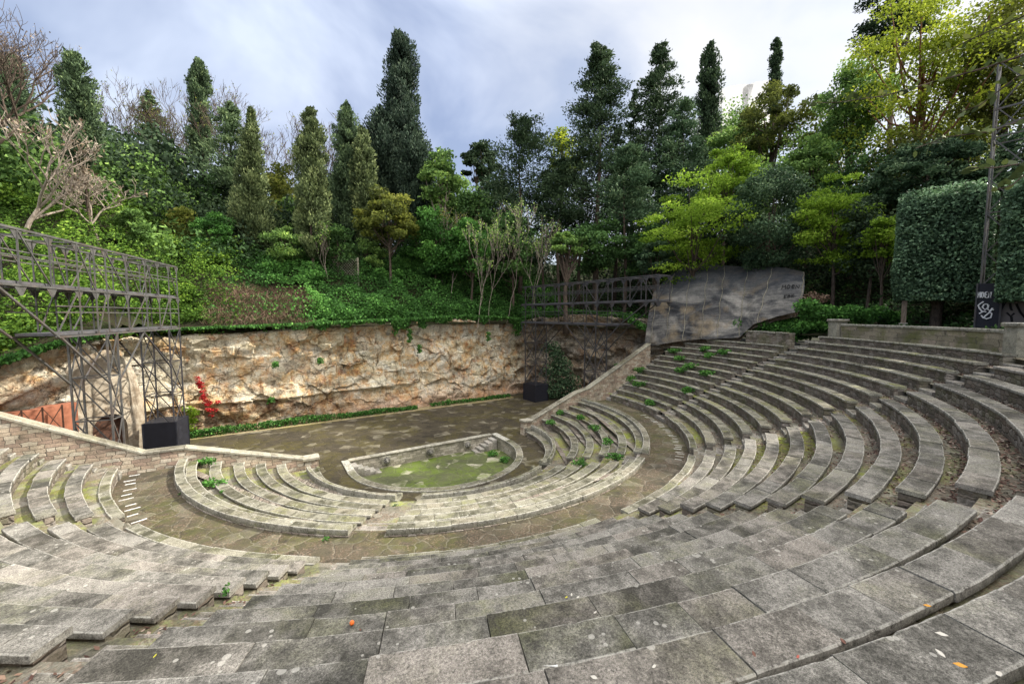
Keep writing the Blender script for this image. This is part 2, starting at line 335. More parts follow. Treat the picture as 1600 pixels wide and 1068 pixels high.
# ---------------------------------------------------------------- terrain
CLIFF=[(-25,3.2),(-22,5.6),(-19.6,7.6),(-17.9,9.9),(-17.0,12.8),(-15.2,14.0),(-8,14.15),(0,14.1),(8,14.0),(13.5,14.15),(15.8,14.4),(18.6,13.6),(20.8,11.6),(22.6,8.6),(23.8,5.0),(23.6,1.0)]
CTOP=[2.6,3.6,4.6,5.0,5.1,5.0,5.3,5.6,6.0,5.8,5.6,6.4,6.6,6.4,6.2,4.6]
def sstep(x,a,b):
    t=np.clip((np.asarray(x,float)-a)/(b-a),0,1); return t*t*(3-2*t)
def H(u,v):
    u=np.asarray(u,float); v=np.asarray(v,float)
    d=v-14.4; zb=np.where(d<8,5.6+.70*d,11.2+.20*(d-8)); zb=np.where(d<0,5.6+.1*d,zb)
    d=v-3.5; zl=np.where(d<20,2.0+.70*d,16.0+.16*(d-20)); zl=np.where(d<0,2.0+.2*d,zl)
    w=sstep(u,-15.5,-21.5); z=zb*(1-w)+zl*w
    r=np.hypot(u,v); dr=np.where(v<0,r-28.2,np.hypot(np.maximum(u-24.5,0),0)-.6); dr=np.maximum(dr,0)
    zr=np.where(dr<26,5.05+.56*np.maximum(dr-2.5,0),18.2+.2*(dr-26)); 
    right=(u>3)
    z=np.where(right,np.maximum(np.where(v<9,0,z),zr),z)
    return z+.22*sn(u*.22,v*.22,seed=3)*np.clip(r/20-1.0,0,1)
def in_poly(x,y,P):
    c=np.zeros(x.shape,bool); n_=len(P)
    for i in range(n_):
        x1,y1=P[i]; x2,y2=P[(i+1)%n_]
        cond=((y1>y)!=(y2>y)); xi=(x2-x1)*(y-y1)/((y2-y1) if y2!=y1 else 1e-9)+x1
        c^=cond&(x<xi)
    return c
HOLE=[(-25.4,-40)]+[(a-.2*(a<-16)+.2*(a>17),b+.15) for a,b in CLIFF]+[(24.4,-1.5),(25.6,-6.8),(25.9,-8.5)]+[(27.7*math.cos(t),27.7*math.sin(t)) for t in np.radians(np.arange(-20,-100,-5))]+[(-6,-40)]
gx=np.concatenate([np.arange(-260,-60,10),np.arange(-60,-30,1.5),np.arange(-30,44,.5),np.arange(44,80,2),np.arange(80,281,10)])
gy=np.concatenate([np.arange(-70,-30,4),np.arange(-30,40,.5),np.arange(40,80,2),np.arange(80,301,10)])
X,Y=np.meshgrid(gx,gy); Z=H(X,Y); Z=np.minimum(Z,27-.03*np.hypot(X,Y))
inside=in_poly(X,Y,HOLE)
mb=MB(); idx=np.arange(X.size).reshape(X.shape)
keep=~(inside[:-1,:-1]&inside[1:,:-1]&inside[:-1,1:]&inside[1:,1:])
# corners just inside the quarry edge are pushed down behind the rock
nb=inside.copy(); Zt=np.where(nb,np.minimum(Z,H(X,Y))-.15,Z)
ii,jj=np.nonzero(keep)
mb.v=list(map(tuple,np.stack([X,Y,Zt],-1).reshape(-1,3))); mb.f=[(int(idx[i,j]),int(idx[i,j+1]),int(idx[i+1,j+1]),int(idx[i+1,j])) for i,j in zip(ii,jj)]
mb.t=[.5]*len(mb.v); mb.e=[0.0]*len(mb.v); mb.m=[0]*len(mb.f)
tag(mb.build('hillside',MAT['soil'],smooth=True),None,None,kind='structure')
g=MB(); g.box(-300,300,-300,300,-9,-8.5); tag(g.build('ground',MAT['soil']),None,None,kind='structure')

# quarry face: a displaced sheet along the plan line
def polyline(P,n_):
    P=np.array(P,float); L=np.r_[0,np.cumsum(np.linalg.norm(np.diff(P,axis=0),axis=1))]; s=np.linspace(0,L[-1],n_)
    return np.stack([np.interp(s,L,P[:,i]) for i in range(P.shape[1])],1), s
PL,sl=polyline([(a,b,c) for (a,b),c in zip(CLIFF,CTOP)],520)
k_=np.ones(9)/9; Q=PL.copy()
for i in range(2): Q[4:-4,i]=np.convolve(PL[:,i],k_,'valid')
tg=np.gradient(Q[:,:2],axis=0); tg=unit(tg); nr=np.stack([tg[:,1],-tg[:,0]],1)      # points to the stage
NH=110; rows=[]
_g=np.random.default_rng(44); CP=np.stack([_g.uniform(0,sl[-1],420),_g.uniform(-3,6.5,420)],1); CO=_g.uniform(-.20,.20,420); CTX=_g.normal(size=420)*.10; CTZ=_g.normal(size=420)*.12
for j in range(NH):
    f=j/(NH-1); zz=-3.1+f*(Q[:,2]+3.1+.25*sn(sl*.5,0,seed=8))
    ang=.55*sn(sl*.16,zz*.30,seed=4)+.36*sn(sl*.5,zz*.8,seed=5)+.16*sn(sl*1.7,zz*2.0,seed=6)
    bl=.5*np.abs(sn(sl*.33,zz*.5,seed=9))-.2                                            # broken blocks
    q=np.round((zz*1.15+.4*sn(sl*.2,0,seed=7)))                                          # bedding ledges
    led=.07*np.sin(q*12.9898+np.floor(sl/2.6+.5*np.sin(q*3))*4.1)
    ledge=.20*np.exp(-((zz+.55+.12*np.sin(sl*.35))/.16)**2)*(Q[:,0]<3)                   # the shelf at half height
    under=-.13*sstep(zz,-.6,-.9)*(Q[:,0]<3)*(.5+.5*np.sin(sl*.7))
    wid=np.where(Q[:,0]>16,1.9,np.where(Q[:,0]<-16,1.0,.70))
    xs_=sl+.35*sn(sl*.9,zz*.9,seed=51); zs_=zz+.25*sn(sl*.9,zz*.9,seed=52); ds=((xs_[:,None]-CP[None,:,0])*.8)**2+((zs_[:,None]-CP[None,:,1])*1.15)**2; ci_=ds.argmin(1)
    blkoff=CO[ci_]+CTX[ci_]*(xs_-CP[ci_,0])+CTZ[ci_]*(zs_-CP[ci_,1])
    off=wid*(.75*ang+bl)+blkoff+led+ledge+under-.55*f
    off=off*np.clip((f)*9,0.35,1) if j else off*.35
    off=off*(1-.5*max(0,(f-.8)/.2))
    if j>=NH-4: off=off-[.1,.3,.8,3.6][j-NH+4]; zz=zz+[.02,.06,.06,-.35][j-NH+4]
    rows.append(np.stack([Q[:,0]+nr[:,0]*off,Q[:,1]+nr[:,1]*off,zz],1))
top_=rows[NH-3]; b1=[];b2=[];b3=[]
for i in range(len(Q)):
    x_,y_=Q[i,0]-nr[i,0]*1.0,Q[i,1]-nr[i,1]*1.0; x2,y2=Q[i,0]-nr[i,0]*2.6,Q[i,1]-nr[i,1]*2.6; z2=max(float(H(x2,y2))+.05,top_[i][2]-.1)
    b1.append(tuple(top_[i]+np.array([0,0,-.05]))); b2.append((x_,y_,top_[i][2]*.55+z2*.45)); b3.append((x2,y2,z2))
BANK=(np.array(b1),np.array(b2),np.array(b3)); mm_=MB(); mm_.grid([b1,b2,b3]); tag(mm_.build('cliff_brow',MAT['soil'],smooth=True),None,None,kind='structure')
mb=MB(); mb.grid(rows); tag(mb.build('quarry_cliff',MAT['rock'],smooth=False),None,None,kind='structure')

# ---------------------------------------------------------------- the seating
def zrow(k): return (k-1)*.3782
def rrow(k): return 16.14+(k-1)*.78
D2R=PI/180
AIS=[-152.6,-121.7,-89.6,-58.0,-27.9]
JR=random.Random(77)
def arc_block(mb, r0,r1,z0,z1,a0,a1,tint,b=.012,e=.05,step=.35,rough=0.0):
    n_=max(1,int(math.ceil(abs(a1-a0)*r1/step))); prof=[(r0,z0,.2),(r0,z1-b,1),(r0+b,z1,1),(r0+e,z1,0),(r1-e,z1,0),(r1-b,z1,.9),(r1,z1-b,.9),(r1,z0,.2)]
    P=[];E=[]
    for i in range(n_+1):
        a=a0+(a1-a0)*i/n_; 
        if rough:
            j1=JR.uniform(-1,1)*rough; j2=JR.uniform(-1,1)*rough; ch=rough*3.5 if JR.random()<.06 else 0; ch2=rough*3.5 if JR.random()<.06 else 0
            pf=[(r0+j1,z0,0),(r0+j1+ch,z1-b+j2*.4-ch*.4,0),(r0+b+j1+ch,z1+j2*.3-ch*.3,0),(r0+e,z1,0),(r1-e,z1,0),(r1-b+j2-ch2,z1+j1*.3-ch2*.3,0),(r1+j2-ch2,z1-b-ch2*.4,0),(r1+j2,z0,0)]
        else: pf=prof
        P.append([(r*math.cos(a),r*math.sin(a),z) for r,z,_ in pf]); E+= [q for _,_,q in prof]
    mb.grid(P,tint,E,flip=False)
    m=len(prof); vs=P[0]+P[-1]; mb.add(vs,[tuple(range(m-1,-1,-1)),tuple(m+i for i in range(m))],tint,[.5]*(2*m))
    mb.add([P[0][0],P[0][-1],P[-1][-1],P[-1][0]],[(0,1,2,3)],tint)
def stones(mb, r0,r1,z0,z1,a0,a1,lmin,lmax,rs,jz=.008,jr=.012,**k):
    a=a0
    while a<a1-1e-4:
        l=rs.uniform(lmin,lmax)/r1; nx=a+l
        if a1-nx<.45*lmin/r1: nx=a1
        g=rs.uniform(.003,.008)/r1; dz=rs.uniform(-jz,jz); dr=rs.uniform(-jr,jr)
        arc_block(mb,r0+dr,r1+dr,z0,z1+dz,a+g,min(nx,a1)-g,rs.random(),**k); a=nx
ORD=['first','second','third','fourth','fifth','sixth','seventh','eighth','ninth','tenth','eleventh','twelfth','thirteenth','fourteenth']
WED=['far left wedge beside the pink wall','left foreground wedge','middle foreground wedge','right foreground wedge','right mossy wedge','far right wedge below the netting']
def wedge_span(w,r):
    h=.59/r
    a0=AIS[w-1]*D2R+h if w>0 else -PI+math.asin(.85/r)
    a1=AIS[w]*D2R-h if w<5 else -math.asin(.85/r)
    return a0,a1
CUT6={10:-2.2,11:-4.5,12:-8.5,13:-99,14:-99}
paved=[]
for w in range(6):
    for k in range(0,15):
        r0=rrow(k); z=zrow(k); a0,a1=wedge_span(w,r0)
        if w==0 and k>9: continue
        if w==1 and k>12: continue
        if w==5 and k in CUT6:
            if CUT6[k]<-90: continue
            a1=min(a1,CUT6[k]*D2R)
        rs=random.Random(w*100+k); am=(a0+a1)/2; r1=r0+rs.uniform(.40,.43)
        far=w>=4
        root=thing('seat_row' if k else 'low_kerb',None,'stone bench' if k else 'stone kerb',(r0*math.cos(am),r0*math.sin(am),z-.5),'curved rows of stone seats')
        if k: root['label']='curved stone bench, %s row above the walkway, %s'%(ORD[k-1],WED[w])
        else: root['label']='low stone kerb at the walkway edge, foot of %s'%WED[w]; root['group']='kerbs along the walkway'
        mb=MB()
        if k==0: stones(mb,r0,r0+.34,z-.11,z,a0,a1,.6,1.2,rs,.015,.02)
        else: stones(mb,r0-.03,r1,z-rs.uniform(.085,.10),z,a0,a1,.75 if w!=0 else .6,1.55,rs,.012,.016,step=(.09 if w in (2,3) and k>6 else .16 if k>3 else .3),rough=.0032,e=.026)
        mb.build('seat_slab' if k else 'kerb_stone',MAT['kerb'] if k==0 else MAT['slab_far'] if far else MAT['slab'],root)
        mb=MB(); arc_block(mb,r0+.02,r1-.055 if k else r0+.31,z-.62 if k else -.97,z-.095 if k else z-.105,a0+.03/r0,a1-.03/r0,.5,e=.02)
        mb.build('riser',MAT['riser'],root)
# treads (footways behind the seats)
mb=MB()
def annulus(mb,r0,r1,z,a0,a1,step=.5,rough=.012,nr=2):
    n_=int(abs(a1-a0)*r1/step)+1; P=[]
    for j in range(nr+1):
        r=r0+(r1-r0)*j/nr
        P.append([(r*math.cos(a),r*math.sin(a),z+rough*float(sn(r*4,a*r*1.3,seed=2))) for a in np.linspace(a0,a1,n_)])
    mb.grid(P,.5,flip=True)
for k in range(0,14):
    a1=-.005
    if k>=9: a1={9:-1.5,10:-3.5,11:-7,12:-15.5,13:-26.0}[k]*D2R
    z=zrow(k)-(.17 if k else .05)
    annulus(mb,rrow(k)+(.28 if k else .2),rrow(k+1)+.06,z,-PI+.005,a1)
annulus(mb,rrow(14)+.28,28.2,zrow(14)-.17,-PI*.78,-27.2*D2R)
tag(mb.build('seating_treads',MAT['tread'],smooth=True),None,None,kind='structure')
mb=MB(); annulus(mb,13.0,15.42,-.95,-PI+.01,-.01,nr=4); tag(mb.build('diazoma_walkway',MAT['walk'],smooth=True),None,None,kind='structure')
# stairways
def stairs(mb_root, ang, half, ks, rs, wall=None):
    for k in ks:
        for (ra,rb,zz) in ((rrow(k)-.03,rrow(k)+.40,zrow(k)-(.17 if k else .05)-(.189 if k else .25)),(rrow(k)+.40,rrow(k+1)-.03,zrow(k)-(.17 if k else .05)+.006)):
            if k==14 and ra>rrow(14)+.3: continue
            m=MB()
            if wall is None:
                h=(half-.012)/rb; cut=rs.uniform(-.3,.3)*h
                for (x0,x1) in ((ang-h,ang+cut),(ang+cut,ang+h)):
                    arc_block(m,ra+rs.uniform(-.02,.02),rb+.05,zz-.35,zz+rs.uniform(-.012,.006),x0+.004/rb,x1-.004/rb,rs.random(),b=.02,step=.6)
            else:
                sg=wall; a_in=math.asin(.84/rb); a_out=math.asin(-.34/rb) if sg>0 else math.asin(-.34/rb)
                x0,x1=(-PI-a_out,-PI+a_in) if sg<0 else (-a_in,a_out)
                x0,x1=min(x0,x1),max(x0,x1)
                arc_block(m,ra,rb+.05,zz-.35,zz+rs.uniform(-.012,.006),x0,x1,rs.random(),b=.02,step=.6)
            m.build('step',MAT['step'],mb_root)
SL=['stairway beside the far left wedge, second from the pink wall','worn stone stairway left of the centre, cutting down to the walkway','narrow stone stairway in the foreground, straight below the camera','stone stairway at the right, where the mossy treads begin','stone stairway climbing to the pier at the end of the top parapet']
for i,a in enumerate(AIS):
    ks=range(0,10) if i==0 else range(0,15)
    t=thing('stone_stairway',SL[i],'stairs',(19*math.cos(a*D2R),19*math.sin(a*D2R),1.0),'radial stairways between the wedges')
    stairs(t,a*D2R,.57,ks,random.Random(70+i))
t=thing('stone_stairway','flight of steps along the foot of the left parapet wall','stairs',(-19,0,1),'radial stairways between the wedges'); stairs(t,0,0,range(0,9),random.Random(81),-1)
t=thing('stone_stairway','flight of steps along the foot of the right parapet wall','stairs',(19,0,1),'radial stairways between the wedges'); stairs(t,0,0,range(0,9),random.Random(82),1)

# lower seating
LR=[8.87,9.80,10.76,11.72,12.66]
def lz(r): return -.70+(r-13.41)*.252
LW=[(-PI+math.asin(.1/10),-124.6,'left'),(-119.0,-62.4,'middle'),(-57.0,0,'right')]
def lspan(w,r):
    h=.62/r
    a0=-PI+math.asin(-.30/r) if w==0 else (-121.6*D2R+h if w==1 else -59.6*D2R+h)
    a1=-121.6*D2R-h if w==0 else (-59.6*D2R-h if w==1 else math.asin(.30/r))
    return a0,a1
WN=['left lower block by the wall','middle lower block before the pool','right lower block with weeds']
for w in range(3):
    for i,r0 in enumerate(LR):
        rs=random.Random(500+w*10+i); z=lz(r0); a0,a1=lspan(w,r0); am=(a0+a1)/2
        root=thing('seat_row','low stone bench, %s row up from the pool, %s'%(ORD[i],WN[w]),'stone bench',(r0*math.cos(am),r0*math.sin(am),z-.4),'curved rows of stone seats')
        mb=MB(); stones(mb,r0-.03,r0+.43 if i<4 else 13.03,z-.095,z,a0,a1,.6,1.1,rs); mb.build('seat_slab',MAT['slab_far'] if w==2 else MAT['kerb'],root)
        mb=MB(); arc_block(mb,r0+.02,r0+.37,z-.50,z-.10,a0+.03/r0,a1-.03/r0,.5,e=.02); mb.build('riser',MAT['riser'],root)
    rs=random.Random(590+w); a0,a1=lspan(w,13.3); am=(a0+a1)/2
    root=thing('back_kerb','raised outer kerb with dark lichen, closing the %s'%WN[w],'stone kerb',(13.2*math.cos(am),13.2*math.sin(am),-.95),'outer kerbs of the lower blocks')
    mb=MB(); stones(mb,13.05,13.41,-.90,-.70,a0,a1,.55,1.25,rs); mb.build('kerb_stone',MAT['kerb'],root)
    mb=MB(); arc_block(mb,13.08,13.44,-1.15,-.905,a0-.05/13,a1+.03/13,.3,e=.03); mb.build('plinth',MAT['riser'],root)
    # honorary bench with a back
    a0,a1=lspan(w,7.7); am=(a0+a1)/2
    if w==0: a0+=.05
    if w==2: a1-=.03
    root=thing('backed_bench','stone bench with low upright back, foot of the %s'%WN[w],'stone bench',(7.5*math.cos(am),7.5*math.sin(am),-2.95),'front benches with backs round the pool walk')
    mb=MB(); stones(mb,7.66,7.86,-2.62,-2.10,a0,a1,.45,.6,rs,.012,.01); mb.build('backrest',MAT['kerb'],root)
    mb=MB(); stones(mb,7.18,7.655,-2.62,-2.50,a0,a1,.7,1.1,rs); mb.build('seat_slab',MAT['kerb'],root)
    mb=MB(); arc_block(mb,7.25,7.80,-2.97,-2.625,a0+.01,a1-.01,.4); mb.build('plinth',MAT['riser'],root)
    for aa,sg in ((a0,1),(a1,-1)):                                                    # scrolled arm rests
        mb=MB(); ww=.10/7.5
        arc_block(mb,7.22,7.88,-2.50,-2.34,aa-ww,aa+ww,.6,step=.2)
        c0=Vector((7.28*math.cos(aa),7.28*math.sin(aa),-2.36)); tv=Vector((-math.sin(aa),math.cos(aa),0))
        mb.tube([c0-tv*.11,c0+tv*.11],.12,12,.7); mb.build('arm_rest',MAT['kerb'],root)
mb=MB()
for i,r0 in enumerate(LR[:-1]): annulus(mb,r0+.28,LR[i+1]+.05,lz(r0)-.15,-PI-.03,.03)
annulus(mb,7.8,8.95,-2.42,-PI-.03,.03)
for i in range(5): pass
tag(mb.build('lower_treads',MAT['tread'],smooth=True),None,None,kind='structure')
for a,lab in ((-121.6,'narrow stone steps dropping from the walkway left of the pool'),(-59.6,'narrow stone steps dropping from the walkway right of the pool')):
    t=thing('stone_stairway',lab,'stairs',(10.5*math.cos(a*D2R),10.5*math.sin(a*D2R),-2),'radial stairways between the wedges'); rs=random.Random(int(-a))
    for i in range(10):
        rb=13.45-i*.575; ra=rb-.60; zz=-.97-.2*i; m=MB(); h=.60/rb
        arc_block(m,ra,rb,zz-.5,zz+rs.uniform(-.012,.008),a*D2R-h,a*D2R+h,rs.random(),b=.02,step=.6); m.build('step',MAT['step'],t)

# ---------------------------------------------------------------- stage, pool
def poly_sheet(name, outer, holes, z, mat, kind='structure'):
    loops=[[Vector((a,b,0)) for a,b in outer]]+[[Vector((a,b,0)) for a,b in h] for h in holes]
    tris=geometry.tessellate_polygon(loops); vs=[(q.x,q.y,z) for l in loops for q in l]
    m=MB(); 
    fs=[]
    for t in tris:
        a,b,c_=[Vector(vs[i]) for i in t]; fs.append(t if (b-a).cross(c_-a).z>0 else t[::-1])
    m.add(vs,fs); o=m.build(name,mat); 
    if kind: tag(o,None,None,kind=kind)
    return o
def arc(r,a0,a1,n_): return [(r*math.cos(t),r*math.sin(t)) for t in np.linspace(a0,a1,n_)]
PF=1.92
hole=[(-5.3,PF)]+arc(5.3,-PI,0,48)+[(5.3,PF)]
poly_sheet('stage_floor',[(-22,-.2),(-7.75,-.2)]+arc(7.75,-PI+.026,-.026,60)+[(7.75,-.2),(24.5,-.2),(24.5,15),(-22,15)],[hole],-2.95,MAT['stage'])
root=thing('sunken_pool','half round sunken stone pool with moss on its floor, before the stage','pool',(0,0,-3.85))
m=MB(); m.add([(x,y,-3.84) for x,y in [(-5.35,PF+.05)]+arc(5.35,-PI,0,48)+[(5.35,PF+.05)]],[tuple(range(50))]); m.build('pool_floor',MAT['poolfloor'],root)
m=MB(); Pw=[[(x,y,zz) for x,y in [(-5.3,PF)]+arc(5.3,-PI,0,48)+[(5.3,PF)]] for zz in (-3.9,-2.96)]; m.grid(Pw,.5,flip=True); m.build('curved_wall',MAT['poolwall'],root)
m=MB(); m.box(-5.3,5.3,PF,PF+.3,-3.9,-2.98); m.build('back_wall',MAT['poolwall'],root)
m=MB(); rs=random.Random(5); stones(m,5.27,5.72,-3.04,-2.88,-PI,0,.8,1.3,rs)
for sx in (-1,1):
    for (y0,y1) in ((.01,1.0),(1.02,PF+.1)): m.bbox((sx*5.495,(y0+y1)/2,-3.04),.45,y1-y0,.16,0,.015,rs.random())
m.build('rim',MAT['kerb'],root)
m=MB(); xx=-5.26
while xx<5.2:
    l=min(rs.uniform(.8,1.4),5.26-xx); m.bbox((xx+l/2,PF+.17,-2.99),l-.012,.46,.075,0,.012,rs.random()); xx+=l
m.build('edge_coping',MAT['coping'],root)
for i,(x,lab) in enumerate(((-2.9,None),(0.15,None),(3.1,None))):
    m=MB(); m.bbox((x,PF-.03,-3.62),.56,.09,.56,0,.012,.9)
    f=m.build('spout_plaque',MAT['coping'],root)
    m=MB()                                                                              # carved lion-like head: mane ring, muzzle, brow, ears
    cx,cy,cz=x,PF-.10,-3.34
    for j in range(12):
        a=2*PI*j/12; m.tube([(cx+.10*math.cos(a),cy,cz+.10*math.sin(a)),(cx+.19*math.cos(a),cy-.05,cz+.19*math.sin(a)),(cx+.21*math.cos(a),cy+.04,cz+.21*math.sin(a))],[.05,.055,.03],6,.6)
    m.tube([(cx,cy+.02,cz+.02),(cx,cy-.10,cz+.03),(cx,cy-.15,cz)],[.15,.13,.06],10,.7)
    m.tube([(cx,cy-.10,cz-.02),(cx,cy-.21,cz-.05),(cx,cy-.23,cz-.06)],[.085,.075,.04],10,.7)
    for s_ in (-1,1): m.tube([(cx+s_*.05,cy-.13,cz+.07),(cx+s_*.07,cy-.16,cz+.055)],[.03,.02],6,.2)
    m.build('carved_head',MAT['slab'],f,smooth=True)
for sx,lab in ((-1,'left'),(1,'right')):
    for i in range(5):
        m=MB(); x0=sx*(5.22-.36*i); m.bbox((x0-sx*.18,PF-.42,-3.9),.37,.80,.80-.17*i,0,.015,rs.random()); m.build('step',MAT['step'],root)
# gravelly strip at the cliff foot and a damp kerb line on the stage
poly_sheet('gravel_strip',[(-15.5,12.9),(-9,12.75),(-2,12.65),(5,12.6),(11.5,12.5),(14.2,12.7),(14.4,14.6),(-15.5,14.6)],[],-2.944,paving_mat('ochre_gravel',base=(.30,.25,.15),dark=(.16,.12,.06),pale=(.42,.38,.28),moss=(.20,.18,.03),mossamt=.5,sc=6,joint=.1))

# pale strips on the walkway
for i,a in enumerate(list(np.linspace(-178.5,-156.8,10))+list(np.linspace(-57.0,-22,24))):
    r0=14.66+.06*math.sin(i*1.7); a=a*D2R+.006*math.sin(i*2.3); m=MB(); L=.38+.07*math.sin(i*2.9)
    m.bbox((0,0,0),L,.075,.022,0,.008,.5+.4*math.sin(i)); o=m.build('pale_strip',MAT['white' if i<10 else 'strip_dim'])
    o.location=((r0+.25)*math.cos(a),(r0+.25)*math.sin(a),-.962); o.rotation_euler=(0,0,a)
    tag(o,'short pale stone strip set in the walkway beside the %s kerb'%('far left' if i<10 else 'right hand'),'strip','pale strips along the %s kerb'%('far left' if i<10 else 'right hand'))

# ---------------------------------------------------------------- parapet walls
def parapet(name,label,prof,v0,v1,foot,pier_x):
    root=thing(name,label,'wall',(prof[0][0],v0,foot))
    m=MB(); n_=len(prof)
    for (xa,za),(xb,zb) in zip(prof[:-1],prof[1:]):
        if xa>xb: xa,za,xb,zb=xb,zb,xa,za
        nn=max(1,int((xb-xa)/1.0))
        for i in range(nn):
            x0=xa+(xb-xa)*i/nn; x1=xa+(xb-xa)*(i+1)/nn; z0=za+(zb-za)*i/nn; z1=za+(zb-za)*(i+1)/nn
            m.add([(x0,v0,foot),(x1,v0,foot),(x1,v1,foot),(x0,v1,foot),(x0,v0,z0-.12),(x1,v0,z1-.12),(x1,v1,z1-.12),(x0,v1,z0-.12)],[(3,2,1,0),(4,5,6,7),(0,1,5,4),(1,2,6,5),(2,3,7,6),(3,0,4,7)])
    m.build('masonry',MAT['wall'],root)
    m=MB(); rs=random.Random(len(label))
    for (xa,za),(xb,zb) in zip(prof[:-1],prof[1:]):
        L=abs(xb-xa); nn=max(1,int(L/1.5)); 
        for i in range(nn):
            f0,f1=i/nn,(i+1)/nn; x0=xa+(xb-xa)*f0; x1=xa+(xb-xa)*f1; z0=za+(zb-za)*f0; z1=za+(zb-za)*f1
            gp=.006*(1 if xb>xa else -1); a_,b_=v0-.055,v1+.055; dz=rs.uniform(-.008,.008); t=rs.random()
            P=[(a_,-.118,.4),(a_,-.02,1),(a_+.02,0,1),(a_+.08,0,0),(b_-.08,0,0),(b_-.02,0,1),(b_,-.02,1),(b_,-.118,.4)]
            G=[[(x0+gp,v,z0+q+dz) for v,q,_ in P],[(x1-gp,v,z1+q+dz) for v,q,_ in P]]
            m.grid(G,t,[e for _,_,e in P]*2,flip=xb<xa)
            m.add(G[0]+G[1],[tuple(range(8)),tuple(range(15,7,-1))],t)
    m.build('coping',MAT['coping'],root)
    x,zp=pier_x
    m=MB(); m.box(x-.36,x+.36,v0-.06,v1+.06,-3.0,zp-.13); m.build('pier',MAT['wall'],root)
    m=MB(); m.bbox((x,(v0+v1)/2,zp-.128),.86,v1-v0+.26,.15,0,.02,.8); m.build('pier_cap',MAT['coping'],root)
parapet('parapet_wall','pink rubble parapet wall with a sloping stone coping, left of the stage',[(-7.7,-1.83),(-13.17,-.17),(-14.71,-.14),(-19.23,2.34),(-24.5,5.2)],.40,.86,-3.0,(-7.55,-1.80))
parapet('parapet_wall','rubble parapet wall climbing beside the mossy treads, right of the stage',[(7.9,-1.83),(12.62,-.12),(14.0,.12),(21.9,3.66)],.40,.86,-3.0,(7.6,-1.80))

# top parapet with piers
root=thing('top_parapet','long curved ashlar wall behind the top row, under the clipped trees','wall',(19.8,-18.6,4.7))
m=MB(); arc_block(m,27.12,27.55,4.3,5.66,-54.2*D2R,-30.9*D2R,.5,e=.03,step=.6); m.build('masonry',MAT['parapet'],root)
m=MB(); stones(m,27.08,27.6,5.655,5.80,-54.2*D2R,-30.9*D2R,1.0,1.8,random.Random(3)); m.build('coping',MAT['kerb'],root)
for a,lab in ((-29.9,'square stone pier ending the top parapet, beside the upper stairway'),(-54.6,'square stone pier ending the top parapet at the right edge of the view')):
    x,y=27.3*math.cos(a*D2R),27.3*math.sin(a*D2R)
    pr_=thing('stone_pier',lab,'pier',(x,y,4.3),'piers of the top parapet')
    m=MB(); m.bbox((x,y,4.3),.72,.72,1.64,a*D2R,.02,.6); m.build('shaft',MAT['coping'],pr_)
    m=MB(); m.bbox((x,y,5.935),.86,.86,.17,a*D2R,.025,.4); m.build('cap',MAT['kerb'],pr_)
root=thing('rubble_wall','short rubble retaining wall under the ivy, right of the netting',"wall",(24,-9,4.4))
m=MB(); arc_block(m,25.05,25.5,3.9,5.02,-26.6*D2R,-17.2*D2R,.5,e=.05,step=.5); m.build('masonry',MAT['riser'],root)
m=MB(); stones(m,25.0,25.55,5.015,5.10,-26.6*D2R,-17.2*D2R,.5,.9,random.Random(4),.04,.05); m.build('loose_capping',MAT['slab_far'],root)
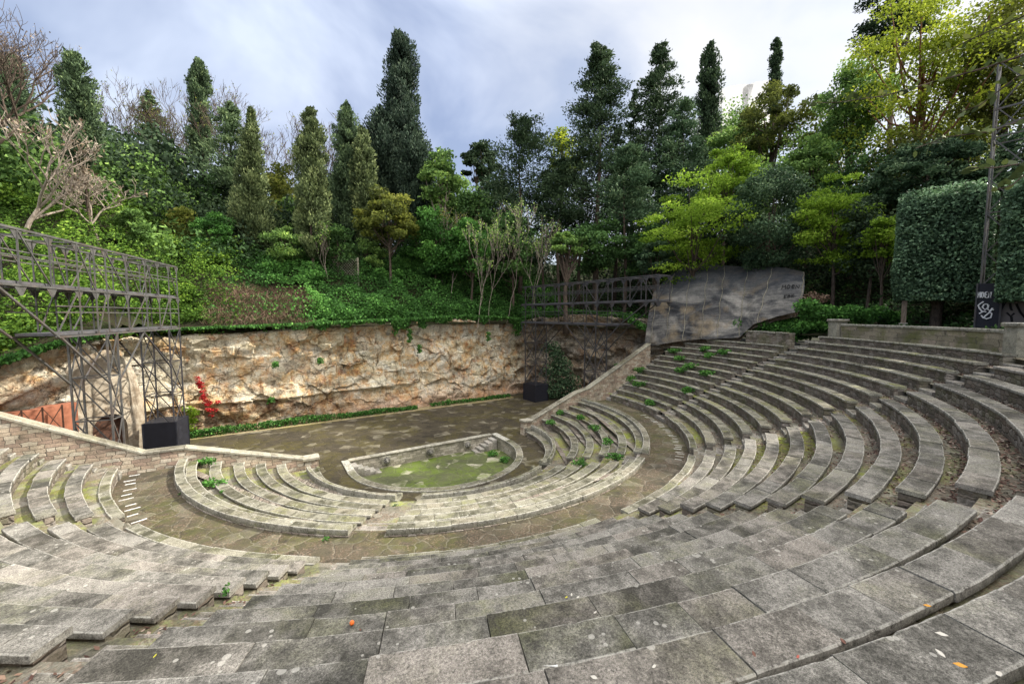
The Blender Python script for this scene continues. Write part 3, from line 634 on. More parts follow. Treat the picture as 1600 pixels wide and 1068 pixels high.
# ---------------------------------------------------------------- lighting gantries
def gantry(name,label,P0,d,side,zt,zd,zl,posts,s_low,towers,box_s,s_end,box_top=-1.12,steel='steel'):
    MAT_=MAT; st_m=MAT[steel]
    d=Vector((d[0],d[1],0)).normalized(); n_=Vector((d.y,-d.x,0))*side; W=1.45
    P0=Vector((P0[0],P0[1],0)); Q=lambda s,f,z: P0+d*s+n_*(W*f)+Vector((0,0,z))
    root=thing(name,label,'gantry',(P0.x,P0.y,-2.95),'steel lighting gantries')
    s0,s1=0.0,s_end
    m=MB()
    for z in (zt,zd,zl):
        sb=s1 if z!=zl else s_low
        for f in (0,1): m.bar(Q(s0-.1,f,z),Q(sb,f,z),.07,.08)
        ss=[s for s in posts if s<=sb+.01]
        for s in ss: m.bar(Q(s,0,z),Q(s,1,z),.06)
    m.build('chord',st_m,root)
    m=MB()
    for z in (zt-.80,zt-.98,):
        for f in (0,1): m.bar(Q(s0,f+.02,z),Q(s1,f+.02,z),.045)
    for z in (zd-.72,zd-.98):
        for f in (0,1): m.bar(Q(s0,f+.02,z),Q(s_low,f+.02,z),.045)
    m.build('handrail',st_m,root)
    for z,sb in ((zd,s1),(zl,s_low)):
        m=MB(); a,b=Q(s0-.1,.08,z),Q(sb,.08,z); c_,e=Q(sb,.92,z),Q(s0-.1,.92,z)
        vs=[a,b,c_,e]; vs=[v+Vector((0,0,.055)) for v in vs]+[v+Vector((0,0,.16)) for v in vs]
        m.add(vs,[(3,2,1,0),(4,5,6,7),(0,1,5,4),(1,2,6,5),(2,3,7,6),(3,0,4,7)]); m.build('deck',MAT['deck'],root)
    for f in (0,1):
        for s in posts:
            m=MB(); m.bar(Q(s,f,zl if s<=s_low+.01 else zd),Q(s,f,zt),.05); m.build('post',st_m,root)
    for f in (0,1):
        for s in posts:
            for z in (zt,zd):
                m=MB(); c0=Q(s,f,z); m.add([c0+d*-.28+Vector((0,0,-.05)),c0+d*.28+Vector((0,0,-.05)),c0+d*.06+Vector((0,0,-.38)),c0-d*.06+Vector((0,0,-.38)),
                    c0+d*-.28+Vector((0,0,-.05))+n_*.02,c0+d*.28+Vector((0,0,-.05))+n_*.02,c0+d*.06+Vector((0,0,-.38))+n_*.02,c0-d*.06+Vector((0,0,-.38))+n_*.02],
                    [(0,1,2,3),(7,6,5,4),(0,4,5,1),(1,5,6,2),(2,6,7,3),(3,7,4,0)])
                m.build('gusset_plate',st_m,root)
    m=MB()
    for f in (0,1):
        pp=posts
        for i in range(0,len(pp)-1):
            if i%2==f: m.bar(Q(pp[i],f,zd),Q(pp[i+1],f,zt),.042)
            elif i%4==0: m.bar(Q(pp[i],f,zt),Q(pp[i+1],f,zd),.038)
            if pp[i+1]<=s_low+.3 and i%2==1-f: m.bar(Q(pp[i],f,zd),Q(pp[i+1],f,zl),.042)
    m.bar(Q(s_low,0,zl),Q(min(s_low+2.8,s1),0,zd),.07); m.bar(Q(s_low,1,zl),Q(min(s_low+2.8,s1),1,zd),.07)
    m.build('diagonal_brace',st_m,root)
    for (ta,tb,z0) in towers:
        for s in (ta,tb):
            for f in (0,1):
                m=MB(); m.bar(Q(s,f,z0),Q(s,f,zl),.08); m.build('tower_leg',MAT['steel_dark'] if ta<3 else st_m,root)
        m=MB(); h=zl-z0; nl=4
        for i in range(nl):
            za,zb_=z0+h*i/nl,z0+h*(i+1)/nl
            for f in (0,1):
                m.bar(Q(ta,f,zb_),Q(tb,f,zb_),.05); m.bar(Q(ta,f,za),Q(tb,f,zb_),.045) ; m.bar(Q(tb,f,za),Q(ta,f,zb_),.045)
            for s in (ta,tb):
                m.bar(Q(s,0,zb_),Q(s,1,zb_),.05); m.bar(Q(s,0,za),Q(s,1,zb_),.045)
        # splayed struts up to the decks
        for f in (0,1):
            m.bar(Q(ta,f,zl-2.4),Q(max(ta-2.6,0),f,zl),.06); m.bar(Q(tb,f,zl-2.4),Q(min(tb+3.0,s_low),f,zl),.07)
        m.build('tower_brace',MAT['steel_dark'] if ta<3 else st_m,root)
    sa,sb=box_s; m=MB()
    P=[Q(sa-.12,-.1,0),Q(sb+.12,-.1,0),Q(sb+.12,1.1,0),Q(sa-.12,1.1,0)]
    vs=[v+Vector((0,0,-2.95)) for v in P]+[v+Vector((0,0,box_top)) for v in P]
    m.add(vs,[(3,2,1,0),(4,5,6,7),(0,1,5,4),(1,2,6,5),(2,3,7,6),(3,0,4,7)])
    for i in range(4): m.bar(vs[i],vs[i+4],.07)
    m.build('base_box',MAT['panel'],root)
    return Q
def s_at(P0,d,px):
    a=np.array([P0[0],P0[1],9.5])-CAM; b=np.array([d[0],d[1],0.0]); k=(px-800)/FPX
    return (k*a@FW-a@RT)/(b@RT-k*(b@FW))
a=onaxis(275,417,2,9.55); b=onaxis(25,357,2,9.55); dL=(b-a)[:2]; dL=dL/np.linalg.norm(dL)
pl=[s_at(a,dL,x) for x in (275,262,245,225,195,163,145,118,75,25,-40)]
QL=gantry('lighting_gantry','grey two deck steel gantry on lattice towers above the left parapet wall',a,dL,1,9.55,7.5,5.5,pl,s_at(a,dL,80),[(pl[0],pl[1]+.35,-2.95),(s_at(a,dL,174),s_at(a,dL,157),-2.95)],(pl[0],pl[1]+.35),pl[-1],-.42)
dR=np.array([.06,-1.0]); dR/=np.linalg.norm(dR); b=np.array([14.75,12.1])
pr_=[s_at(b,dR,x) for x in (821,832,851,873,895,917,933,957,985,1010,1030)]
QR=gantry('lighting_gantry','dark two deck steel gantry in front of the grey rock, right of the stage',b,dR,-1,9.42,7.42,5.5,pr_,s_at(b,dR,968),[(pr_[0],pr_[1]+.6,-2.95),(s_at(b,dR,915),s_at(b,dR,932),-2.95)],(pr_[0],pr_[1]+.6),pr_[-1],-1.12,'steel_dark')

# ---------------------------------------------------------------- terrain picking
def hit(px,py,t0=12,t1=160):
    d=FW+(px-800)/FPX*RT-(py-534)/FPX*UP; t=t0; prev=t0
    while t<t1:
        q=CAM+d*t
        if q[2]<float(H(q[0],q[1])):
            return q
        t+=.15
    return CAM+d*60
# ---------------------------------------------------------------- netting over the rock
NB=[(1007,541,39.7),(1030,538,39.0),(1060,533,37.6),(1090,530,36.2),(1120,529,35.1),(1155,527,34.0),(1178,506,33.0),(1215,494,31.8),(1250,486,30.6)]
NT=[(1022,455,41.3),(1040,436,41.6),(1062,419,41.8),(1090,413,41.0),(1125,414,39.9),(1160,416,38.6),(1195,415,37.2),(1228,418,35.6),(1257,425,34.0)]
fB=np.array([at(*q) for q in NB]); fT=np.array([at(*q) for q in NT]); kk=np.linspace(0,1,len(NB))
def netpt(a,b,out=0.0):
    p0=np.array([np.interp(a,kk,fB[:,i]) for i in range(3)]); p1=np.array([np.interp(a,kk,fT[:,i]) for i in range(3)])
    n_=np.array([-.8,-.45,.25]); q=p0+(p1-p0)*b
    w=np.sin(PI*min(max(b,0),1))
    bul=.75*w+.28*w*float(sn(a*9,b*4,seed=21))+.05*float(sn(a*5,b*60,seed=22))*(.4+.6*(1-a))+.06*math.sin(a*95+2*math.sin(b*5))*(1-b)*.6
    return q+n_*(bul+out)
n=N('debris_netting'); p=n.pos(); x,y,z=n.sep(p)
big=n.noise(n.scale(p,(1,1,2.2)),.30,5,.6,.8); st=n.noise(n.scale(p,(.35,.35,5)),1.6,6,.7); fi=n.noise(p,7,5,.7)
f=n.math('ADD',n.math('MULTIPLY',big,.78),n.math('MULTIPLY',st,.22))
c=n.cr(f,[(.38,(.022,.023,.026)),(.46,(.065,.065,.068)),(.53,(.145,.14,.132)),(.62,(.27,.255,.235))])
c=n.mix(n.math('MULTIPLY',n.ramp(n.noise(p,.4,4),.50,.62),.6),c,(.22,.17,.105))
c=n.mix(n.ramp(z,7.6,9.6,0,.7),c,(.05,.055,.065))
g=n.ramp(fi,.3,.7,.75,1.25); c=n.mix(1.0,c,n.comb(g,g,g),'MULTIPLY')
MAT['net']=n.done(c,.85,n.bump(n.math('ADD',st,n.math('MULTIPLY',fi,.4)),.6,.12),spec=.15)
root=thing('rock_netting','grey debris netting draped over the rock, right of the stage','netting',tuple(fB[4]))
m=MB(); m.grid([[netpt(a,b) for a in np.linspace(0,1,150)] for b in np.linspace(0,1,90)],flip=False); m.build('netting',MAT['net'],root,smooth=True)
for a0,a1 in ((.07,.05),(.20,.17),(.33,.28),(.44,.40),(.53,.50),(.66,.62),(.80,.765),(.995,.985)):
    m=MB(); m.tube([netpt(a1+(a0-a1)*b+.004*math.sin(b*23+a0*50),b,.05) for b in np.linspace(.01,.99,26)],.028,5); m.build('rope',MAT['coping'],root)
m=MB(); m.grid([[netpt(a,b,-.9-.3*math.sin(7*a)) for a in np.linspace(-.0,1,60)] for b in np.linspace(-.04,1.02,24)]); 
tag(m.build('rock_outcrop',MAT['rock']),None,None,kind='structure')
n=N('black_spray'); MAT['spray']=n.done((.012,.012,.014),.7); n=N('white_spray'); MAT['wspray']=n.done((.72,.72,.74),.6); n=N('silver_spray'); MAT['silver']=n.done((.20,.17,.165),.5)
LET={'M':[[(0,0),(.1,1),(.5,.35),(.9,1),(1,0)]],'O':[[(.5,1),(.1,.75),(.1,.25),(.5,0),(.9,.25),(.9,.75),(.5,1)]],'E':[[(.9,1),(.1,.95),(.1,.05),(.95,0)],[(.1,.5),(.75,.55)]],'e':[[(.1,.5),(.9,.55),(.8,.95),(.3,.95),(.1,.5),(.3,.05),(.9,.1)]],'N':[[(0,0),(.05,1),(.9,0),(1,1)]],'B':[[(.1,0),(.1,1),(.7,.9),(.7,.6),(.1,.5),(.85,.4),(.8,.05),(.1,0)]],'K':[[(.1,0),(.1,1)],[(.9,1),(.1,.45),(1,0)]],'R':[[(.1,0),(.1,1),(.8,.85),(.7,.5),(.1,.45),(.95,0)]]}
def graffiti(name,mat,word,f,parent,r=.035):
    m=MB(); x=0
    for ch in word:
        for st_ in LET[ch]: m.tube([f(x+q[0]*.8,q[1]) for q in st_],r,5)
        x+=1.05
    return m.build(name,mat,parent)
graffiti('graffiti',MAT['spray'],'MOeN',lambda x,y: netpt(.868+x*.026,.47+y*.075,.06),root,.032)
graffiti('graffiti',MAT['spray'],'EBK',lambda x,y: netpt(.890+x*.020,.30+y*.055,.06),root,.024)

# ---------------------------------------------------------------- right edge: panel, mast, wooden post
def rayplane(px,py,P,n_):
    d=FW+(px-800)/FPX*RT-(py-534)/FPX*UP; return CAM+d*(np.dot(np.array(P)-CAM,n_)/np.dot(d,n_))
fwd=np.array([FW[0],FW[1],0]); fwd/=np.linalg.norm(fwd); rt=RT
P0=at(1522,514,21.3); P0[2]=4.9; back=P0-CAM; back[2]=0; back/=np.linalg.norm(back); back=unit(back+.12*RT); side=np.array([back[1],-back[0],0]); L=.84
def slabbox(m,P,s,l,b,dp,z0,z1):
    P=np.array(P); vs=[]
    for z in (z0,z1):
        for (i,j) in ((0,0),(1,0),(1,1),(0,1)):
            q=P+s*l*i+b*dp*j; vs.append((q[0],q[1],z))
    m.add(vs,[(3,2,1,0),(4,5,6,7),(0,1,5,4),(1,2,6,5),(2,3,7,6),(3,0,4,7)])
root=thing('control_cabin','tall dark blue black boarded mast base with white spray tags','cabinet',(P0[0],P0[1],5.0))
m=MB(); slabbox(m,P0,side,L,back,.9,4.9,8.05); m.build('boarding',MAT['panel'],root)
m=MB(); 
for l in (0,L): 
    q=P0+side*l-back*.02; m.bar((q[0],q[1],4.9),(q[0],q[1],8.06),.07)
m.build('corner_post',MAT['steel_dark'],root)
nf=back; Pf=P0-back*.03
word=[('M',1527.5),('O',1533),('E',1539),('N',1544.5)]
m=MB()
for ch,x0 in word:
    for st_ in LET[ch]: m.tube([rayplane(x0+q[0]*4.3,465-q[1]*9,Pf,nf) for q in st_],.03,5)
m.build('graffiti',MAT['wspray'],root)
m=MB()
for st_ in ([(1537,471),(1532,474),(1528.5,477),(1530,481),(1534,486),(1541,487)],[(1538,475),(1535,480),(1539,484),(1544,480),(1543,475),(1538,475)],[(1545,476),(1543,483),(1548,486),(1551,481)],[(1551,481),(1545,489),(1540,493),(1536,497)],[(1553,484),(1549,483),(1546,487),(1550,490),(1548,496),(1541,498),(1535,495),(1533,492)],[(1530,490),(1537,486)]):
    m.tube([rayplane(x,y,Pf,nf) for x,y in st_],.033,5)
m.build('graffiti',MAT['wspray'],root)
P1=P0+side*(L+.02)+back*.25; root=thing('hoarding','black hoarding with a silver bubble letter, behind the right hand pier','hoarding',(P1[0],P1[1],5.0))
m=MB(); slabbox(m,P1,side,4.2,back,.12,4.9,7.2); m.build('boarding',MAT['panel'],root)
Pf1=P1-back*.012
m=MB()
def blob(pts):
    c0=np.mean([rayplane(x,y,Pf1,nf) for x,y in pts],axis=0); vs=[rayplane(x,y,Pf1,nf) for x,y in pts]; k=len(vs)
    vv=[v for v in vs]+[v+back*.01 for v in vs]; m.add(vv,[tuple(range(k)),]+[(i,(i+1)%k,k+(i+1)%k,k+i) for i in range(k)])
blob([(1572,473),(1566,484),(1562,494),(1562,504),(1566,509),(1572,510),(1578,507),(1584,510),(1592,510),(1600,506),(1606,508),(1612,500),(1610,488),(1604,478),(1600,468),(1590,462),(1580,464)])
m.build('bubble_letter',MAT['silver'],root)
m=MB(); Pf2=Pf1-back*.012
for st_ in ([(1573,488),(1579,494),(1585,489)],[(1580,494),(1581,504),(1579,510)],[(1588,474),(1594,487),(1603,498),(1610,500)],[(1578,474),(1579,481),(1581,485)]): m.tube([rayplane(x,y,Pf2,nf) for x,y in st_],.045,5)
m.build('black_outline',MAT['spray'],root)
B0=P0+side*.10+back*.05; root=thing('lattice_mast','tall slim grey lattice mast rising from the tagged cabinet, between clipped trees','mast',(B0[0],B0[1],8.0))
legs=[(0,0),(1.35,0),(1.35,1.35),(0,1.35)]; Lp=lambda k,z:(B0[0]+side[0]*legs[k][0]+back[0]*legs[k][1],B0[1]+side[1]*legs[k][0]+back[1]*legs[k][1],z)
for k in range(4):
    m=MB(); m.bar(Lp(k,7.9),Lp(k,19.5),.065); m.build('leg',MAT['steel'],root)
m=MB(); zz=7.9; i=0
while zz<18.6:
    for k in range(4):
        k2=(k+1)%4
        if i%2==0: m.bar(Lp(k,zz),Lp(k2,zz+1.9),.05)
        else: m.bar(Lp(k2,zz),Lp(k,zz+1.9),.05)
        if i%2==0: m.bar(Lp(k,zz),Lp(k2,zz),.06)
    zz+=1.9; i+=1
m.build('lattice_brace',MAT['steel'],root)
q=Lp(0,16.2); m=MB(); m.bar((q[0],q[1],15.9),(q[0]+4*side[0],q[1]+4*side[1],16.9),.09); m.bar((q[0],q[1],16.9),(q[0]+4*side[0],q[1]+4*side[1],16.9),.09); m.build('cross_arm',MAT['steel'],root)
q=at(1411,507,25.5); root=thing('wooden_post','short weathered wooden post behind the top parapet','post',(q[0],q[1],5.0)); m=MB(); m.bbox((q[0],q[1],4.9),.22,.22,2.4,.4,.02); m.build('shaft',MAT['wood'],root); m=MB(); m.bbox((q[0],q[1],4.9),.36,.36,1.0,.4,.02); m.build('base',MAT['coping'],root)

# ---------------------------------------------------------------- left edge: red wall, lattice gate, arched doorway
n=N('red_clay'); p=n.pos(); f=n.noise(n.scale(p,(1,1,.6)),2.4,6,.7); MAT['clay']=n.done(n.cr(f,[(.35,(.20,.07,.04)),(.6,(.40,.16,.095))]),.95,n.bump(f,.6,.05))
n=N('rust'); p=n.pos(); f=n.noise(p,9,5,.7); MAT['rust']=n.done(n.cr(f,[(.35,(.03,.018,.014)),(.65,(.10,.045,.028))]),.85)
A=onaxis(20,662,1,4.0); Bq=onaxis(118,690,1,4.6)
A=np.array([-23.6,3.9]); Bq=np.array([-18.55,6.7]); dd=(Bq-A)/np.linalg.norm(Bq-A); nn=np.array([dd[1],-dd[0]]); Lg=np.linalg.norm(Bq-A)
root=thing('clay_wall','red clay retaining wall at the left, behind the pink parapet','wall',(A[0],A[1],-3))
m=MB(); G=[]
for z in np.linspace(-3,1.75,12): G.append([(A[0]+dd[0]*s+nn[0]*.10*float(sn(s,z,seed=31)),A[1]+dd[1]*s+nn[1]*.10*float(sn(s,z,seed=31)),z+(.35*float(sn(s*.8,0,seed=32)) if z>1.7 else 0)) for s in np.linspace(0,Lg,40)])
G.append([(q[0]-nn[0]*1.2,q[1]-nn[1]*1.2,q[2]-.1) for q in G[-1]]); m.grid(G); m.build('clay_face',MAT['clay'],root)
root=thing('lattice_gate','rusty iron lattice gate panels against the red clay wall','gate',(A[0],A[1],-3))
m=MB(); G0=lambda s,z:(A[0]+dd[0]*s+nn[0]*.45,A[1]+dd[1]*s+nn[1]*.45,z)
for i in range(8):
    s=.2+i*.7; m.bar(G0(s,-2.95),G0(s,1.6),.06)
m.build('upright',MAT['rust'],root); m=MB()
for i in range(7):
    s=.2+i*.7
    for z in (-2.6,-1.2,.2): m.bar(G0(s,z),G0(s+.7,z+1.35),.035); m.bar(G0(s+.7,z),G0(s,z+1.35),.035)
m.build('lattice_bar',MAT['rust'],root)
n=N('lime_render'); p=n.pos(); f=n.noise(p,1.6,7,.68); f2=n.noise(n.scale(p,(1.5,1.5,4)),6,5,.7)
MAT['render']=n.done(n.mix(n.ramp(f,.38,.62),(.22,.17,.12),n.mix(n.ramp(f2,.3,.7),(.40,.35,.28),(.55,.50,.41))),.95,n.bump(f2,.7,.04))
Cc=at(171,640,25.0); ax=np.array([.80,.60]); ox=np.array([.60,-.80])                # face turned to the stage
root=thing('arched_doorway','pale rendered rock face with a dark brown arched opening, behind the left gantry','doorway',(Cc[0],Cc[1],-2.95))
A3=lambda s,o,z:(Cc[0]+ax[0]*s+ox[0]*o,Cc[1]+ax[1]*s+ox[1]*o,z)
hw=.85; zs=-.78
arch=[(-hw,-3.0),(-hw,zs)]+[(-hw*math.cos(t),zs+hw*1.15*math.sin(t)) for t in np.linspace(0,PI,16)[1:-1]]+[(hw,zs),(hw,-3.0)]
def outer(i):
    k=len(arch); f=i/(k-1)
    path=[(-2.5,-3.0),(-2.4,1.5),(-1.4,3.9),(.4,4.3),(1.5,3.0),(1.9,.5),(1.8,-3.0)]; g=f*(len(path)-1); j=min(int(g),len(path)-2); u=g-j
    return (path[j][0]*(1-u)+path[j+1][0]*u,path[j][1]*(1-u)+path[j+1][1]*u)
m=MB(); G=[]
for fr in np.linspace(0,1,14):
    r_=[]
    for i,(s,z) in enumerate(arch):
        o=outer(i); s2=s+(o[0]-s)*fr; z2=z+(o[1]-z)*fr; r_.append(A3(s2,.16*float(sn(s2*1.2,z2*1.2,seed=41))*(fr>0)-.9*max(0,fr-.75),z2))
    G.append(r_)
m.grid(G,flip=True); G2=[[A3(s,-.5,z) for s,z in arch],[A3(s,0,z) for s,z in arch]]; m.grid(G2,flip=True); m.build('rendered_face',MAT['render'],root)
m=MB(); k=len(arch); m.add([A3(s,-.38,z) for s,z in arch],[tuple(range(k))]); m.build('door_leaf',MAT['rust'],root)
# ---------------------------------------------------------------- foliage materials
LM={}
LM['cyp']=leaf_mat('cypress_green',(0000000.071,0000000.113,0000000.060),(0000000.153,0000000.224,0000000.106),(0000000.259,0000000.330,0000000.141),trans=.15)
LM['cypb']=leaf_mat('cypress_bluegreen',(000.032,000.054,000.038),(000.068,000.104,000.068),(000.126,000.171,000.108),trans=.15)
LM['cypo']=leaf_mat('cypress_olive',(0000000.095,0000000.130,0000000.057),(0000000.200,0000000.248,0000000.105),(0000000.303,0000000.342,0000000.152),trans=.15)
LM['dark']=leaf_mat('dark_evergreen',(000.032,000.057,000.030),(000.068,000.109,000.052),(000.123,000.178,000.080),trans=.15)
LM['oak']=leaf_mat('holm_oak',(000.044,000.084,000.044),(000.110,000.183,000.091),(000.233,000.306,000.160),trans=.15)
LM['green']=leaf_mat('broadleaf_green',(0000000.097,0000000.180,0000000.050),(0000000.237,0000000.387,0000000.097),(0000000.443,0000000.583,0000000.139),trans=.3)
LM['yel']=leaf_mat('autumn_yellow',(.16,.21,.02),(.34,.42,.04),(.60,.58,.06),trans=.5)
LM['lime']=leaf_mat('lime_green',(.15,.26,.025),(.30,.46,.055),(.48,.62,.09),trans=.5)
LM['olive']=leaf_mat('olive_green',(000.090,000.115,000.030),(000.220,000.250,000.050),(000.360,000.360,000.080),trans=.5)
LM['ivyb']=leaf_mat('bright_ivy',(000.058,000.124,000.018),(000.163,000.280,000.036),(000.312,000.442,000.065),trans=.3)  # yellower ivy, with the left slope's sunlight put into its lighter colour
LM['ivy']=leaf_mat('ivy_green',(0000000.047,0000000.128,0000000.029),(0000000.106,0000000.267,0000000.052),(0000000.209,0000000.419,0000000.094),trans=.25)
LM['ivyd']=leaf_mat('dark_ivy',(0000000.047,0000000.100,0000000.033),(0000000.091,0000000.185,0000000.052),(0000000.185,0000000.315,0000000.078),trans=.2)
LM['red']=leaf_mat('red_creeper',(0000000.324,0000000.021,0000000.021),(0000000.539,0000000.037,0000000.044),(0000000.646,0000000.086,0000000.086),trans=.3)
LM['dry']=leaf_mat('dry_leaf',(0000000.138,0000000.086,0000000.057),(0000000.322,0000000.230,0000000.172),(0000000.517,0000000.414,0000000.345),trans=.2)
LM['pinkdry']=leaf_mat('withered_leaf',(0.220,0.160,0.110),(0.360,0.290,0.220),(0.480,0.420,0.340),trans=.2)
LM['clip']=leaf_mat('clipped_laurel',(000.077,000.135,000.078),(000.207,000.336,000.186),(000.522,000.696,000.413),trans=.12,rough=.4)

def build_leaves(name,V,tint,mat,parent=None,world=True):
    return link(name,quads_np(name,V,tint),mat,parent,world)
def trunk_tube(m,base,top,r0,r1,n_=7,wob=.12,seg=7,seed=0):
    base=np.array(base,float); top=np.array(top,float); P=[]; R=[]
    h=np.linalg.norm(top-base)
    for i in range(seg+1):
        f=i/seg; q=base+(top-base)*f; k=math.sin(PI*f)*wob*h*.12
        P.append((q[0]+k*math.sin(seed*1.7+f*4),q[1]+k*math.cos(seed*2.3+f*3),q[2])); R.append(r0*(1.35 if i==0 else 1)+(r1-r0)*f)
    m.tube(P,R,n_)
# all crowns are made about a local origin (0,0,0) = foot of the trunk
def crown_cypress(h,w,z0,n_,seed,prof='cyp',L=.34):
    g=np.random.default_rng(seed)
    def prf(t):
        if prof=='cyp': return np.minimum(1,(t/.10))**.6*np.where(t>.5,np.sqrt(np.clip(1-((t-.5)/.5)**2.0,0.02,1)),1)*(.82+.18*np.sin(t*2.2))
        if prof=='col': return np.minimum(1,t/.06)**.5*np.where(t>.8,np.sqrt(np.clip(1-((t-.8)/.2)**2,0.05,1)),1)*(1.0-.25*t)
        return np.minimum(1,t/.05)**.5*np.clip(1.02-t,0.03,1)**.75
    nc=int(np.clip(7.0*(h-z0)/max(w,.5),34,130)); ts=np.linspace(.015,.985,nc)+g.normal(size=nc)*.012; ts=np.clip(ts,.01,.995); Rs=prf(ts); wts=Rs+.15; C_=[];D_=[];T_=[]
    lean=g.uniform(-.03,.03,2)*(h-z0)
    for t,R,wt in zip(ts,Rs,wts/wts.sum()):
        for q in range(5):
            a=g.random()*2*PI; rc=R*w/2*g.uniform(.40,1.08); rx=max(.16*w*(.35+.65*R)*g.uniform(.7,1.35),.12); rz=rx*g.uniform(1.3,2.4); k=max(6,int(n_*wt/5*g.uniform(.6,1.4)))
            u=unit(g.normal(size=(k,3)))*(g.random((k,1))**.33); c=np.stack([rc*math.cos(a)+u[:,0]*rx,rc*math.sin(a)+u[:,1]*rx,z0+t*(h-z0)+u[:,2]*rz],1)
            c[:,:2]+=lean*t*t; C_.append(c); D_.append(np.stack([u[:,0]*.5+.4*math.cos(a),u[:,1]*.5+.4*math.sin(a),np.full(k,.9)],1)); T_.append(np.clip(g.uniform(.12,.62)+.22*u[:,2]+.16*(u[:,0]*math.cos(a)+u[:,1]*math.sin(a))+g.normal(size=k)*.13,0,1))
    c=np.concatenate(C_); d=np.concatenate(D_); tint=np.concatenate(T_); k=len(c); c[:,2]=np.maximum(c[:,2],z0*.7)
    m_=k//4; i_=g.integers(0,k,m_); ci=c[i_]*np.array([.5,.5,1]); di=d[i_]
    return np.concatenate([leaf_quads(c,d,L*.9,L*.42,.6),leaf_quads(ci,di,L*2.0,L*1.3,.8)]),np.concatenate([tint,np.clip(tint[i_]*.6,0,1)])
def crown_spruce(h,w,z0,nb,per,seed,L=.36,droop=.1,taper=.85):
    g=np.random.default_rng(seed); C_=[];D_=[];T_=[]; br=[]
    for i in range(nb):
        t=(i+g.random()*.8)/nb; z=z0+t*(h-z0)*.98; a=g.random()*2*PI
        l=1.3*w/2*((1-t)**taper*.92+.08)*g.uniform(.5,1.12); up=g.uniform(-.1,.45)-droop*(1-t)
        s=g.random(per)**.62; spread=.17*l*(1-.3*s)+.12
        x=s*l; off=g.normal(size=(per,3))*spread[:,None]*np.array([.9,.9,.55])
        c=np.stack([np.cos(a)*x,np.sin(a)*x,z+up*x-.12*x*x/max(l,.1)],1)+off
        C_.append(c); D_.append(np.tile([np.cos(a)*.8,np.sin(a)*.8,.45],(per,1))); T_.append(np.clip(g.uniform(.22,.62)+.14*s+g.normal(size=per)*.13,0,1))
        br.append(((0,0,z),(math.cos(a)*l*.8,math.sin(a)*l*.8,z+up*l*.8)))
    return leaf_quads(np.concatenate(C_),np.concatenate(D_),L,L*.40,.7),np.concatenate(T_),br
def crown_broad(h,w,d,z0,nc,per,seed,L=.30,flat=.55,cr=.17,hollow=.55,wl=.62):
    g=np.random.default_rng(seed); C_=[];T_=[]; br=[]
    for i in range(nc):
        v=unit(g.normal(size=3)); r=(hollow+(1-hollow)*g.random())
        cz=(z0+h)/2+v[2]*r*(h-z0)/2*.92; e=1.0-.25*max(0,v[2])
        c0=np.array([v[0]*r*w/2*e,v[1]*r*d/2*e,cz]); rad=cr*max(w,h-z0)*g.uniform(.55,1.15)
        k=int(per*g.uniform(.6,1.3)); u=unit(g.normal(size=(k,3)))*(g.random((k,1))**.45)*rad; u[:,2]*=flat
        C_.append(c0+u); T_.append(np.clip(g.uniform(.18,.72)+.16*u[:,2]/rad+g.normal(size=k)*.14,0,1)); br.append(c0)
    return leaf_quads(np.concatenate(C_),None,L,L*wl),np.concatenate(T_),br
def bare_branches(m,seed,base,h,spread,depth=5,r=.16,lean=(0,0),up=.55,ntw=3,tips=None,minr=.012):
    g=random.Random(seed)
    def rec(p,d,l,r,k):
        pts=[p]; q=Vector(p); dd=Vector(d)
        for i in range(3):
            dd=(dd+Vector((g.uniform(-.22,.22),g.uniform(-.22,.22),g.uniform(-.06,.16)))).normalized(); q=q+dd*l/3; pts.append(tuple(q))
        m.tube(pts,[r,r*.88,r*.78,r*.66],5 if r>.05 else 4 if r>.02 else 3,cap=False)
        if k==0:
            if tips is not None: tips.extend(pts[1:])
            return
        nn=ntw if k<depth else ntw+1
        for j in range(nn):
            a=g.uniform(0,2*PI); s=g.uniform(.35,.95)*spread
            v=Vector((math.cos(a)*s,math.sin(a)*s,0)); nd=(dd*.8+v+Vector((0,0,up*g.uniform(.2,.8)))).normalized()
            st=pts[g.choice((2,3,3))]
            rec(st,nd,l*g.uniform(.58,.82),max(minr,r*.60),k-1)
    rec(tuple(base),(lean[0],lean[1],1),h,r,depth)
PROTO={}
